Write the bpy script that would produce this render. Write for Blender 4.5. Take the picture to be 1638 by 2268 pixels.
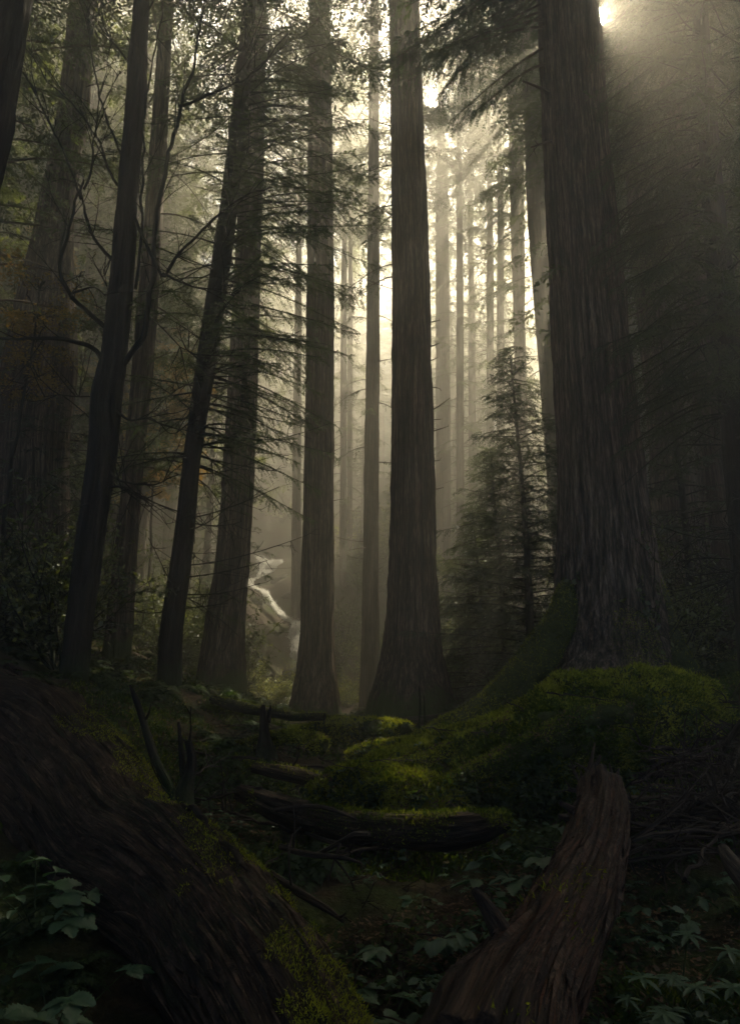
import bpy, math
import numpy as np
from mathutils import Vector

R = math.radians
# ------------------------------------------------------------------ camera, sky, sun, exposure
for o in list(bpy.data.objects):
    bpy.data.objects.remove(o)
scene = bpy.context.scene
COL = scene.collection
PITCH, FPX, PW, PH, CAMZ = R(13.0), 1512.0, 1638.0, 2268.0, 1.3
cam_d = bpy.data.cameras.new('camera')
cam_d.sensor_fit = 'VERTICAL'
cam_d.sensor_height = 36.0
cam_d.lens = 24.0
cam_d.clip_start = 0.05
cam_d.clip_end = 3000
cam = bpy.data.objects.new('camera', cam_d)
COL.objects.link(cam)
cam.location = (0, 0, CAMZ)
cam.rotation_euler = (R(90) + PITCH, 0, 0)
scene.camera = cam

SUN_EL, SUN_AZ = R(46.75), R(22.35)
SUN = np.array([math.cos(SUN_EL) * math.sin(SUN_AZ), math.cos(SUN_EL) * math.cos(SUN_AZ), math.sin(SUN_EL)])
world = bpy.data.worlds.new('World')
scene.world = world
world.use_nodes = True
nt = world.node_tree
sky = nt.nodes.new('ShaderNodeTexSky')
sky.sky_type = 'NISHITA'
sky.sun_disc = False
sky.sun_elevation = SUN_EL
sky.sun_rotation = SUN_AZ
sky.dust_density = 0.1
sky.ozone_density = 3.0
sky.air_density = 0.55
bg = nt.nodes['Background']
bg.inputs['Strength'].default_value = 0.05
nt.links.new(sky.outputs[0], bg.inputs['Color'])
sun_d = bpy.data.lights.new('sun_lamp', 'SUN')
sun_d.energy = 5.0
sun_d.angle = R(0.5)
sun_d.color = (1.0, 0.85, 0.59)
sun_o = bpy.data.objects.new('sun_lamp', sun_d)
COL.objects.link(sun_o)
sun_o.rotation_euler = Vector(SUN).to_track_quat('Z', 'Y').to_euler()
scene.view_settings.view_transform = 'Standard'
scene.view_settings.look = 'None'
scene.view_settings.exposure = 2.3
scene.view_settings.gamma = 1.0
HAZE_DENSITY, HAZE_G = 0.0140, 0.71

scene.render.engine = 'CYCLES'
cy = scene.cycles
cy.use_denoising = True
cy.denoiser = 'OPENIMAGEDENOISE'
cy.max_bounces = 6
cy.diffuse_bounces = 3
cy.glossy_bounces = 2
cy.transmission_bounces = 3
cy.volume_bounces = 1
cy.transparent_max_bounces = 4
cy.sample_clamp_indirect = 4.0
cy.caustics_reflective = False
cy.caustics_refractive = False
scene.render.threads_mode = 'AUTO'

# ------------------------------------------------------------------ helpers
def rng(seed):
    return np.random.default_rng(seed)

def at(px, py, d):
    """world point seen at picture point (px, py) at distance d in front of the camera (along the ground)"""
    cx = (px - PW / 2) / FPX
    cyy = (PH / 2 - py) / FPX
    f = math.cos(PITCH) - cyy * math.sin(PITCH)
    u = math.sin(PITCH) + cyy * math.cos(PITCH)
    t = d / f
    return np.array([cx * t, d, CAMZ + u * t]), t

def P(px, py, d):
    return at(px, py, d)[0]

def hash3(ix, iy, iz, seed):
    h = (ix.astype(np.int64) * 374761393 + iy.astype(np.int64) * 668265263 + iz.astype(np.int64) * 2147483647 + int(seed) % 997 * 1274126177) & 0xffffffff
    h = ((h ^ (h >> 13)) * 1274126177) & 0xffffffff
    h = (h ^ (h >> 16)) & 0xffffffff
    h = (h * 2246822519) & 0xffffffff
    h = h ^ (h >> 15)
    return (h & 0xffffff) / float(0xffffff) * 2 - 1

def vnoise(p, seed=0):
    p = np.asarray(p, float)
    i = np.floor(p).astype(np.int64)
    f = p - i
    f = f * f * (3 - 2 * f)
    x, y, z = i[..., 0], i[..., 1], i[..., 2]
    fx, fy, fz = f[..., 0], f[..., 1], f[..., 2]
    def c(a, b, g):
        return hash3(x + a, y + b, z + g, seed)
    x00 = c(0, 0, 0) * (1 - fx) + c(1, 0, 0) * fx
    x10 = c(0, 1, 0) * (1 - fx) + c(1, 1, 0) * fx
    x01 = c(0, 0, 1) * (1 - fx) + c(1, 0, 1) * fx
    x11 = c(0, 1, 1) * (1 - fx) + c(1, 1, 1) * fx
    return (x00 * (1 - fy) + x10 * fy) * (1 - fz) + (x01 * (1 - fy) + x11 * fy) * fz

def fbm(p, seed=0, octaves=4):
    p = np.asarray(p, float)
    a, s, tot = 0.5, np.zeros(p.shape[:-1]), 1.0
    for k in range(octaves):
        s = s + a * vnoise(p * tot, seed + k * 17)
        tot *= 2.07
        a *= 0.5
    return s

def sstep(a, b, x):
    t = np.clip((x - a) / (b - a), 0, 1)
    return t * t * (3 - 2 * t)

def spline(pts, step):
    pts = np.asarray(pts, float)
    n = len(pts)
    if n == 2:
        L = np.linalg.norm(pts[1, :3] - pts[0, :3])
        k = max(2, int(L / step) + 1)
        t = np.linspace(0, 1, k)[:, None]
        return pts[0] * (1 - t) + pts[1] * t
    ext = np.vstack([2 * pts[0] - pts[1], pts, 2 * pts[-1] - pts[-2]])
    out = []
    for i in range(n - 1):
        p0, p1, p2, p3 = ext[i], ext[i + 1], ext[i + 2], ext[i + 3]
        k = max(2, int(np.linalg.norm((p2 - p1)[:3]) / step) + 1)
        t = np.linspace(0, 1, k, endpoint=False)[:, None]
        out.append(0.5 * ((2 * p1) + (-p0 + p2) * t + (2 * p0 - 5 * p1 + 4 * p2 - p3) * t ** 2 + (-p0 + 3 * p1 - 3 * p2 + p3) * t ** 3))
    out.append(pts[-1:])
    return np.vstack(out)

def norm(v):
    return v / np.maximum(np.linalg.norm(v, axis=-1, keepdims=True), 1e-9)

# real gaps in the canopy: leaves are missing along these sunward lines (start point, radius, widening per metre)
GAPS = []
def in_gap(p):
    k = np.zeros(len(p), bool)
    for g, r0, w in GAPS:
        v = p - g
        t = v @ SUN
        d2 = (v * v).sum(1) - t * t
        k |= (t > 0.05) & (d2 < (r0 + w * np.maximum(t, 0)) ** 2)
    return k

class Geo:
    """collects quads and triangles; build() links them as ONE mesh object"""
    def __init__(self):
        self.V, self.Q, self.T, self.C, self.n = [], [], [], [], 0
    def add(self, V, Q=None, T=None, tc=None):
        V = np.asarray(V, float).reshape(-1, 3)
        self.V.append(V)
        self.C.append(V if tc is None else np.asarray(tc, float).reshape(-1, 3))
        if Q is not None and len(Q):
            self.Q.append(np.asarray(Q, np.int64).reshape(-1, 4) + self.n)
        if T is not None and len(T):
            self.T.append(np.asarray(T, np.int64).reshape(-1, 3) + self.n)
        self.n += len(V)
    def quads(self, A):
        A = np.asarray(A, float).reshape(-1, 4, 3)
        self.add(A.reshape(-1, 3), np.arange(len(A) * 4).reshape(-1, 4))
    def thin(self):
        '''leave out the leaves that would close a gap (leaf geometry only: every face has its own four corners)'''
        if not self.n: return self
        V = np.vstack(self.V).reshape(-1, 4, 3)
        k = ~in_gap(V.mean(1))
        g = Geo()
        g.quads(V[k])
        return g
    def mesh(self, name, mat, base=(0, 0, 0), smooth=False):
        V = np.vstack(self.V) - np.asarray(base, float)
        Q = np.vstack(self.Q) if self.Q else np.zeros((0, 4), np.int64)
        T = np.vstack(self.T) if self.T else np.zeros((0, 3), np.int64)
        me = bpy.data.meshes.new(name)
        me.vertices.add(len(V))
        me.vertices.foreach_set('co', V.astype(np.float32).ravel())
        li = np.concatenate([Q.ravel(), T.ravel()]).astype(np.int32)
        tot = np.concatenate([np.full(len(Q), 4), np.full(len(T), 3)]).astype(np.int32)
        st = np.concatenate([[0], np.cumsum(tot)[:-1]]).astype(np.int32)
        me.loops.add(len(li))
        me.loops.foreach_set('vertex_index', li)
        me.polygons.add(len(tot))
        me.polygons.foreach_set('loop_start', st)
        me.polygons.foreach_set('loop_total', tot)
        me.polygons.foreach_set('use_smooth', np.full(len(tot), bool(smooth)))
        at_ = me.attributes.new('tc', 'FLOAT_VECTOR', 'POINT')
        at_.data.foreach_set('vector', np.vstack(self.C).astype(np.float32).ravel())
        me.update(calc_edges=True)
        me.materials.append(mat)
        return me
    def build(self, name, mat, parent=None, base=(0, 0, 0), smooth=False):
        o = bpy.data.objects.new(name, self.mesh(name, mat, base, smooth))
        COL.objects.link(o)
        if parent is not None:
            o.parent = parent
        else:
            o.location = base
        return o

def tag(o, label=None, cat=None, group=None, kind=None):
    if label: o['label'] = label
    if cat: o['category'] = cat
    if group: o['group'] = group
    if kind: o['kind'] = kind
    return o

def empty(name, loc, label, cat, group=None, rz=0.0, s=1.0):
    o = bpy.data.objects.new(name, None)
    COL.objects.link(o)
    o.location = loc
    o.rotation_euler = (0, 0, rz)
    o.scale = (s, s, s)
    o.empty_display_size = 0.2
    return tag(o, label, cat, group)

def copy_tree(root, loc, rz, s, label, group=None, tilt=(0, 0)):
    c = root.copy()
    COL.objects.link(c)
    c.location = loc
    c.rotation_euler = (tilt[0], tilt[1], rz)
    c.scale = (s, s, s) if np.isscalar(s) else s
    c['label'] = label
    if group: c['group'] = group
    for ch in root.children:
        d = ch.copy()
        COL.objects.link(d)
        d.parent = c
    return c

def frames(path):
    T = norm(np.gradient(path, axis=0))
    ref = np.array([0.0, 1.0, 0.0]) if abs(T[0][1]) < 0.85 else np.array([1.0, 0, 0])
    N = np.zeros_like(T)
    n = ref - T[0] * ref.dot(T[0])
    N[0] = n / np.linalg.norm(n)
    for i in range(1, len(T)):
        n = N[i - 1] - T[i] * N[i - 1].dot(T[i])
        N[i] = n / np.linalg.norm(n)
    return T, N, np.cross(T, N)

def tube(g, path, rad, nseg, seed=0, ridge=0.0, cell=0.07, along=0.35, lump=0.0, lumpf=1.0, lobes=None, cap=True, flute=0.0):
    path = np.asarray(path, float)
    rad = np.broadcast_to(np.asarray(rad, float), (len(path),))
    T, N, B = frames(path)
    s = np.concatenate([[0], np.cumsum(np.linalg.norm(np.diff(path, axis=0), axis=1))])
    th = np.linspace(0, 2 * np.pi, nseg, endpoint=False)
    c, sn = np.cos(th)[None, :], np.sin(th)[None, :]
    Rr = np.repeat(rad[:, None], nseg, 1)
    if lobes is not None:
        Rr = Rr * (1 + lobes(th[None, :], s[:, None]))
    tc = np.stack([Rr * c, Rr * sn, np.repeat(s[:, None], nseg, 1)], -1)
    if ridge:
        q = np.stack([Rr * c / cell, Rr * sn / cell, tc[..., 2] * along / cell * 0.12], -1)
        Rr = Rr + ridge * (fbm(q, seed, 3) + 0.6 * np.abs(vnoise(q * 2.3 + 9, seed + 5)))
    if flute:
        q = np.stack([Rr * c / .17, Rr * sn / .17, tc[..., 2] * .22], -1)
        Rr = Rr + flute * (fbm(q, seed + 21, 3) - 0.7 * np.maximum(0, .25 - np.abs(vnoise(q * 1.4 + 4, seed + 31))))
    if lump:
        Rr = Rr * (1 + lump * fbm(tc * lumpf + seed * 3.1, seed + 11, 4))
    d = c[..., None] * N[:, None, :] + sn[..., None] * B[:, None, :]
    V = path[:, None, :] + d * Rr[..., None]
    m = len(path)
    i = np.arange(m - 1)[:, None] * nseg
    j = np.arange(nseg)[None, :]
    k = (np.arange(nseg)[None, :] + 1) % nseg
    Q = np.stack([i + j, i + k, i + nseg + k, i + nseg + j], -1).reshape(-1, 4)
    V = V.reshape(-1, 3)
    tc = tc.reshape(-1, 3)
    Tr = None
    if cap:
        n0 = len(V)
        V = np.vstack([V, path[0], path[-1]])
        tc = np.vstack([tc, [0, 0, s[0]], [0, 0, s[-1]]])
        a = np.arange(nseg)
        b = (a + 1) % nseg
        Tr = np.vstack([np.stack([b, a, np.full(nseg, n0)], 1), np.stack([a + (m - 1) * nseg, b + (m - 1) * nseg, np.full(nseg, n0 + 1)], 1)])
    g.add(V, Q, Tr, tc)
    return V[:m * nseg].reshape(m, nseg, 3), d

def slivers(g, grid, d, n, r, L=3, w=(.004, .012), lift=.008, facing=None):
    """thin raised strips of bark running along a stem (grid: rings x segments x 3, d: outward directions)"""
    m, ns = grid.shape[:2]
    i = r.integers(1, max(2, m - L - 2), n)
    j = r.integers(0, ns, n)
    if facing is not None:
        k = d[i, j] @ np.asarray(facing) > -0.25
        i, j = i[k], j[k]
        n = len(i)
    ln = r.integers(2, L + 1, n)
    cols = []
    wd = r.uniform(w[0], w[1], n)
    lf = lift * r.uniform(.2, 1.3, n)
    for t, pw, pl in ((0, .25, .4), (.33, 1, .9), (.66, .9, 1.0), (1, .12, r.uniform(.6, 2.2, n))):
        f = i + ln * t
        a = np.clip(f.astype(int), 0, m - 1)
        b = np.clip(a + 1, 0, m - 1)
        q = (f - a)[:, None]
        P_ = grid[a, j] * (1 - q) + grid[b, j] * q
        D = d[a, j]
        S = norm(grid[a, (j + 1) % ns] - grid[a, j - 1])
        P_ = P_ + D * (lf * pl)[:, None]
        cols.append((P_ - S * (wd * pw)[:, None], P_ + S * (wd * pw)[:, None]))
    V = np.stack([c for pr in cols for c in pr], 1).reshape(-1, 3)
    b0 = np.arange(n)[:, None] * 8
    Q = np.concatenate([b0 + np.array([0, 1, 3, 2]), b0 + np.array([2, 3, 5, 4]), b0 + np.array([4, 5, 7, 6])], 0)
    off = np.repeat(r.uniform(-2, 2, (n, 1, 3)) * np.array([1, 1, .2]), 8, 1).reshape(-1, 3)
    g.add(V, Q, None, V * np.array([.3, .3, .3]) + off)

def leaf_quads(p, d, w, L, nrm):
    """diamond leaves: base p (n,3), direction d, half width w, length L, normals nrm"""
    side = norm(np.cross(d, nrm)) * np.asarray(w)[:, None]
    L = np.asarray(L)[:, None]
    mid = p + d * L * 0.45
    return np.stack([p, mid - side, p + d * L, mid + side], 1)

# ------------------------------------------------------------------ materials
def new_mat(name):
    m = bpy.data.materials.new(name)
    m.use_nodes = True
    m.node_tree.nodes.clear()
    return m, m.node_tree.nodes, m.node_tree.links

def ramp(N, stops):
    r = N.new('ShaderNodeValToRGB')
    e = r.color_ramp.elements
    while len(e) < len(stops):
        e.new(0.5)
    for k, (p, c) in enumerate(stops):
        e[k].position = p
        e[k].color = (c[0], c[1], c[2], 1) if not np.isscalar(c) else (c, c, c, 1)
    return r

def noise(N, L, src, scale, detail=5, rough=0.6, mapping=None, dist=0.0):
    if mapping is not None:
        mp = N.new('ShaderNodeMapping')
        mp.inputs['Scale'].default_value = mapping
        L.new(src, mp.inputs['Vector'])
        src = mp.outputs[0]
    n = N.new('ShaderNodeTexNoise')
    n.inputs['Scale'].default_value = scale
    n.inputs['Detail'].default_value = detail
    n.inputs['Roughness'].default_value = rough
    n.inputs['Distortion'].default_value = dist
    L.new(src, n.inputs['Vector'])
    return n

def math_node(N, L, op, a, b=None, clamp=False):
    n = N.new('ShaderNodeMath')
    n.operation = op
    n.use_clamp = clamp
    for k, v in enumerate((a, b)):
        if v is None: continue
        if hasattr(v, 'is_output'): L.new(v, n.inputs[k])
        else: n.inputs[k].default_value = v
    return n.outputs[0]

def mixc(N, L, f, a, b):
    n = N.new('ShaderNodeMix')
    n.data_type = 'RGBA'
    for k, v in ((0, f), (6, a), (7, b)):
        if hasattr(v, 'is_output'): L.new(v, n.inputs[k])
        elif k == 0: n.inputs[0].default_value = v
        else: n.inputs[k].default_value = (*v, 1)
    return n.outputs[2]

def bark_mat(name, dark, mid, light, moss=(0.0, 1.0), fine=1.0, bump=0.9, patch=None, moss_col=(0.045, 0.075, 0.012)):
    """fibrous bark running along the stem; moss[0]: metres of moss above the foot, moss[1]: patchiness"""
    m, N, L = new_mat(name)
    a = N.new('ShaderNodeAttribute')
    a.attribute_name = 'tc'
    tc = a.outputs['Vector']
    n1 = noise(N, L, tc, 17 * fine, 7, 0.72, (1, 1, 0.045), 0.5)
    n2 = noise(N, L, tc, 60 * fine, 4, 0.6, (1, 1, 0.09), 0.2)
    n3 = noise(N, L, tc, 1.6, 4, 0.55)
    h = math_node(N, L, 'ADD', n1.outputs[0], math_node(N, L, 'MULTIPLY', n2.outputs[0], 0.5))
    r = ramp(N, [(0.64, dark), (0.76, mid), (0.93, light)])
    L.new(h, r.inputs[0])
    col = r.outputs[0]
    r3 = ramp(N, [(0.3, (0.62, 0.6, 0.58)), (0.7, (1.25, 1.2, 1.15))])
    L.new(n3.outputs[0], r3.inputs[0])
    mul = N.new('ShaderNodeMix')
    mul.data_type = 'RGBA'
    mul.blend_type = 'MULTIPLY'
    mul.inputs[0].default_value = 1.0
    L.new(col, mul.inputs[6]); L.new(r3.outputs[0], mul.inputs[7])
    col = mul.outputs[2]
    if patch is not None:
        np_ = noise(N, L, tc, 3.2, 5, 0.65, (1, 1, 0.5))
        rp = ramp(N, [(0.52, 0.0), (0.62, 1.0)])
        L.new(np_.outputs[0], rp.inputs[0])
        col = mixc(N, L, rp.outputs[0], col, patch)
    if moss[0] > 0:
        co = N.new('ShaderNodeTexCoord')
        sx = N.new('ShaderNodeSeparateXYZ')
        L.new(co.outputs['Object'], sx.inputs[0])
        nm = noise(N, L, co.outputs['Object'], 3.5, 6, 0.7)
        v = math_node(N, L, 'SUBTRACT', math_node(N, L, 'MULTIPLY', nm.outputs[0], 2.2 * moss[1]), math_node(N, L, 'DIVIDE', sx.outputs[2], moss[0]))
        rm = ramp(N, [(0.35, 0.0), (0.75, 1.0)])
        L.new(v, rm.inputs[0])
        col = mixc(N, L, rm.outputs[0], col, moss_col)
    b = N.new('ShaderNodeBump')
    b.inputs['Strength'].default_value = bump
    b.inputs['Distance'].default_value = 0.035
    L.new(h, b.inputs['Height'])
    p = N.new('ShaderNodeBsdfPrincipled')
    p.inputs['Roughness'].default_value = 0.85
    p.inputs['Specular IOR Level'].default_value = 0.25
    L.new(col, p.inputs['Base Color'])
    L.new(b.outputs[0], p.inputs['Normal'])
    out = N.new('ShaderNodeOutputMaterial')
    L.new(p.outputs[0], out.inputs[0])
    return m

def leaf_mat(name, c1, c2, trans=0.5, tcol=None, gloss=0.05, rough=0.5, scale=1.3, edge=0.14):
    m, N, L = new_mat(name)
    co = N.new('ShaderNodeTexCoord')
    oi = N.new('ShaderNodeObjectInfo')
    n = noise(N, L, co.outputs['Object'], scale, 3, 0.7)
    n2 = noise(N, L, co.outputs['Object'], scale * 14, 2, 0.6)
    f = math_node(N, L, 'ADD', math_node(N, L, 'MULTIPLY', n.outputs[0], 0.55), math_node(N, L, 'MULTIPLY', n2.outputs[0], 0.45))
    f = math_node(N, L, 'ADD', f, math_node(N, L, 'MULTIPLY', math_node(N, L, 'SUBTRACT', oi.outputs['Random'], 0.5), 0.18))
    r = ramp(N, [(0.5 - edge, c1), (0.5 + edge, c2)])
    L.new(f, r.inputs[0])
    d = N.new('ShaderNodeBsdfDiffuse')
    L.new(r.outputs[0], d.inputs['Color'])
    t = N.new('ShaderNodeBsdfTranslucent')
    tc_ = tcol or (1.9, 1.75, 0.55)
    mm = N.new('ShaderNodeMix')
    mm.data_type = 'RGBA'; mm.blend_type = 'MULTIPLY'
    mm.inputs[0].default_value = 1.0
    mm.inputs[7].default_value = (*tc_, 1)
    L.new(r.outputs[0], mm.inputs[6])
    L.new(mm.outputs[2], t.inputs['Color'])
    mx = N.new('ShaderNodeMixShader')
    mx.inputs[0].default_value = trans
    L.new(d.outputs[0], mx.inputs[1]); L.new(t.outputs[0], mx.inputs[2])
    g = N.new('ShaderNodeBsdfGlossy')
    g.inputs['Roughness'].default_value = rough
    g.inputs['Color'].default_value = (0.9, 0.95, 1, 1)
    mg = N.new('ShaderNodeMixShader')
    mg.inputs[0].default_value = gloss
    L.new(mx.outputs[0], mg.inputs[1]); L.new(g.outputs[0], mg.inputs[2])
    out = N.new('ShaderNodeOutputMaterial')
    L.new(mg.outputs[0], out.inputs[0])
    return m

def ground_mat():
    m, N, L = new_mat('forest_soil')
    co = N.new('ShaderNodeTexCoord')
    n1 = noise(N, L, co.outputs['Object'], 0.9, 6, 0.65)
    n2 = noise(N, L, co.outputs['Object'], 14, 6, 0.7)
    r1 = ramp(N, [(0.3, (0.016, 0.011, 0.007)), (0.55, (0.045, 0.028, 0.014)), (0.75, (0.085, 0.05, 0.024))])
    L.new(n2.outputs[0], r1.inputs[0])
    r2 = ramp(N, [(0.45, 0.0), (0.6, 1.0)])
    L.new(n1.outputs[0], r2.inputs[0])
    r3 = ramp(N, [(0.3, (0.018, 0.03, 0.006)), (0.7, (0.05, 0.075, 0.014))])
    L.new(n2.outputs[0], r3.inputs[0])
    col = mixc(N, L, r2.outputs[0], r1.outputs[0], r3.outputs[0])
    b = N.new('ShaderNodeBump')
    b.inputs['Strength'].default_value = 1.0
    b.inputs['Distance'].default_value = 0.06
    L.new(n2.outputs[0], b.inputs['Height'])
    p = N.new('ShaderNodeBsdfPrincipled')
    p.inputs['Roughness'].default_value = 0.95
    p.inputs['Specular IOR Level'].default_value = 0.15
    L.new(col, p.inputs['Base Color'])
    L.new(b.outputs[0], p.inputs['Normal'])
    out = N.new('ShaderNodeOutputMaterial')
    L.new(p.outputs[0], out.inputs[0])
    return m

def rough_mat(name, stops, scale=5, bump=0.6, dist=0.05, rough=0.9, mapping=None, spec=0.2):
    m, N, L = new_mat(name)
    co = N.new('ShaderNodeTexCoord')
    n1 = noise(N, L, co.outputs['Object'], scale, 7, 0.68, mapping)
    r1 = ramp(N, stops)
    L.new(n1.outputs[0], r1.inputs[0])
    b = N.new('ShaderNodeBump')
    b.inputs['Strength'].default_value = bump
    b.inputs['Distance'].default_value = dist
    L.new(n1.outputs[0], b.inputs['Height'])
    p = N.new('ShaderNodeBsdfPrincipled')
    p.inputs['Roughness'].default_value = rough
    p.inputs['Specular IOR Level'].default_value = spec
    L.new(r1.outputs[0], p.inputs['Base Color'])
    L.new(b.outputs[0], p.inputs['Normal'])
    out = N.new('ShaderNodeOutputMaterial')
    L.new(p.outputs[0], out.inputs[0])
    return m

M = {}
M['cedar'] = bark_mat('cedar_bark', (0.008, 0.006, 0.004), (0.07, 0.047, 0.032), (0.27, 0.20, 0.145), (0.55, 1.0))
M['cedar_mossy'] = bark_mat('mossy_cedar_bark', (0.008, 0.006, 0.004), (0.065, 0.043, 0.03), (0.25, 0.185, 0.135), (0.8, 1.1))
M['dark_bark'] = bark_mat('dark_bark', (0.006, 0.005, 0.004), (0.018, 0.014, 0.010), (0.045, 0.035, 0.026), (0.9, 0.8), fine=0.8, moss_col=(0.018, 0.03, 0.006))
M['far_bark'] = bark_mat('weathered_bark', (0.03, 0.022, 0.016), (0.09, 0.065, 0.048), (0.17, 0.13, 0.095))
M['deadwood'] = bark_mat('dead_wood', (0.012, 0.009, 0.006), (0.05, 0.036, 0.026), (0.15, 0.115, 0.085), fine=1.6)
M['rotten'] = bark_mat('rotten_log_bark', (0.008, 0.005, 0.003), (0.036, 0.022, 0.013), (0.13, 0.082, 0.05), fine=0.7, bump=1.0, patch=(0.012, 0.016, 0.004))
M['greylog'] = bark_mat('grey_log_wood', (0.008, 0.005, 0.004), (0.034, 0.022, 0.014), (0.12, 0.078, 0.05), fine=1.1, bump=1.0, patch=(0.075, 0.03, 0.014))
M['needles'] = leaf_mat('fir_needles', (0.014, 0.028, 0.008), (0.05, 0.082, 0.018), 0.45)
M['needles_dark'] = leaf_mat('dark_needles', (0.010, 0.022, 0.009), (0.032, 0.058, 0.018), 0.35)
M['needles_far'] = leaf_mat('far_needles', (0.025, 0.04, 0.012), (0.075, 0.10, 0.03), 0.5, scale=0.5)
M['gold'] = leaf_mat('autumn_leaves', (0.16, 0.11, 0.012), (0.34, 0.23, 0.025), 0.5, (1.3, 1.1, 0.5))
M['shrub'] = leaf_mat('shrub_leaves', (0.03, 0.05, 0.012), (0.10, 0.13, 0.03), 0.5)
M['shrub_sunlit_tint'] = leaf_mat('sunlit_tint_leaves', (0.09, 0.12, 0.02), (0.24, 0.27, 0.05), 0.5)  # shrub leaves again, sunlight painted in as a paler leaf colour
M['fern'] = leaf_mat('fern_fronds', (0.012, 0.03, 0.008), (0.042, 0.075, 0.016), 0.4, gloss=0.015, rough=.6)
M['broad'] = leaf_mat('broad_leaves', (0.018, 0.052, 0.020), (0.05, 0.108, 0.044), 0.3, (1.2, 1.5, 0.6), gloss=0.05, rough=0.45)
M['moss'] = leaf_mat('moss_tufts', (0.04, 0.07, 0.009), (0.28, 0.29, 0.034), 0.35, (1.35, 1.45, 0.5), gloss=0.0, scale=2.6, edge=0.08)
M['moss_base'] = rough_mat('moss_mat', [(0.3, (0.012, 0.02, 0.004)), (0.6, (0.04, 0.055, 0.01)), (0.8, (0.08, 0.08, 0.015))], 7, 1.0, 0.08)
M['litter'] = leaf_mat('fallen_leaves', (0.03, 0.017, 0.008), (0.17, 0.088, 0.03), 0.15, (1.1, 0.9, 0.6), gloss=0.03, scale=3)
M['chips'] = leaf_mat('bark_chips', (0.05, 0.03, 0.018), (0.24, 0.14, 0.075), 0.1, (1.1, 0.9, 0.6), gloss=0.02, scale=4)
M['soil'] = ground_mat()
M['rock'] = rough_mat('wet_rock', [(0.3, (0.006, 0.006, 0.005)), (0.55, (0.02, 0.018, 0.014)), (0.75, (0.045, 0.042, 0.03))], 3.5, 1.0, 0.1, 0.7, spec=0.2)

def water_mat():
    m, N, L = new_mat('white_water')
    a = N.new('ShaderNodeAttribute')
    a.attribute_name = 'tc'
    n1 = noise(N, L, a.outputs['Vector'], 9, 5, 0.7, (1.0, 0.22, 1.0), 0.6)
    r = ramp(N, [(0.33, (0.10, 0.10, 0.09)), (0.43, (0.62, 0.63, 0.62)), (0.54, (0.93, 0.93, 0.91))])
    L.new(n1.outputs[0], r.inputs[0])
    b = N.new('ShaderNodeBump')
    b.inputs['Strength'].default_value = 0.8
    b.inputs['Distance'].default_value = 0.02
    L.new(n1.outputs[0], b.inputs['Height'])
    p = N.new('ShaderNodeBsdfPrincipled')
    p.inputs['Roughness'].default_value = 0.35
    L.new(r.outputs[0], p.inputs['Base Color'])
    L.new(b.outputs[0], p.inputs['Normal'])
    t = N.new('ShaderNodeBsdfTranslucent')
    L.new(r.outputs[0], t.inputs['Color'])
    mx = N.new('ShaderNodeMixShader')
    mx.inputs[0].default_value = 0.75
    L.new(p.outputs[0], mx.inputs[1]); L.new(t.outputs[0], mx.inputs[2])
    out = N.new('ShaderNodeOutputMaterial')
    L.new(mx.outputs[0], out.inputs[0])
    return m
M['water'] = water_mat()

# ------------------------------------------------------------------ terrain
CREEKZ = np.array([P(a, b, d) for a, b, d in [(572, 1226, 38.5), (585, 1240, 36.7), (588, 1262, 36.0), (580, 1284, 35.2), (562, 1296, 34.2), (558, 1306, 33.5), (574, 1318, 32.8), (598, 1338, 32.1), (620, 1364, 31.3), (648, 1382, 30.6), (658, 1410, 29.7), (660, 1445, 28.9), (662, 1470, 28.2), (662, 1500, 26.5), (650, 1530, 23.6), (630, 1555, 22.2), (610, 1570, 21.6)]])
CREEK = np.array([[-5.4, 37.5], [-5.5, 36], [-5.9, 34], [-5.2, 33], [-4.3, 32], [-3.4, 30.8], [-3.3, 29.3], [-3.4, 27], [-3.0, 24], [-2.9, 22.5]])
def carve(x, y, z):
    best = np.full(z.shape, 1e9)
    zw = np.zeros(z.shape)
    for a, b in zip(CREEKZ[:-1], CREEKZ[1:]):
        ab = (b - a)[:2]
        t = np.clip(((x - a[0]) * ab[0] + (y - a[1]) * ab[1]) / ab.dot(ab), 0, 1)
        d = np.hypot(x - a[0] - t * ab[0], y - a[1] - t * ab[1])
        k = d < best
        best = np.where(k, d, best)
        zw = np.where(k, a[2] + t * (b[2] - a[2]), zw)
    w = np.exp(-(best / 1.25) ** 4)
    return z * (1 - w) + np.minimum(z, zw - 0.28) * w

def creek_dist(x, y):
    x = np.asarray(x, float); y = np.asarray(y, float)
    d = np.full(np.broadcast(x, y).shape, 1e9)
    for a, b in zip(CREEK[:-1], CREEK[1:]):
        ab = b - a
        t = np.clip(((x - a[0]) * ab[0] + (y - a[1]) * ab[1]) / ab.dot(ab), 0, 1)
        d = np.minimum(d, np.hypot(x - a[0] - t * ab[0], y - a[1] - t * ab[1]))
    return d

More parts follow.
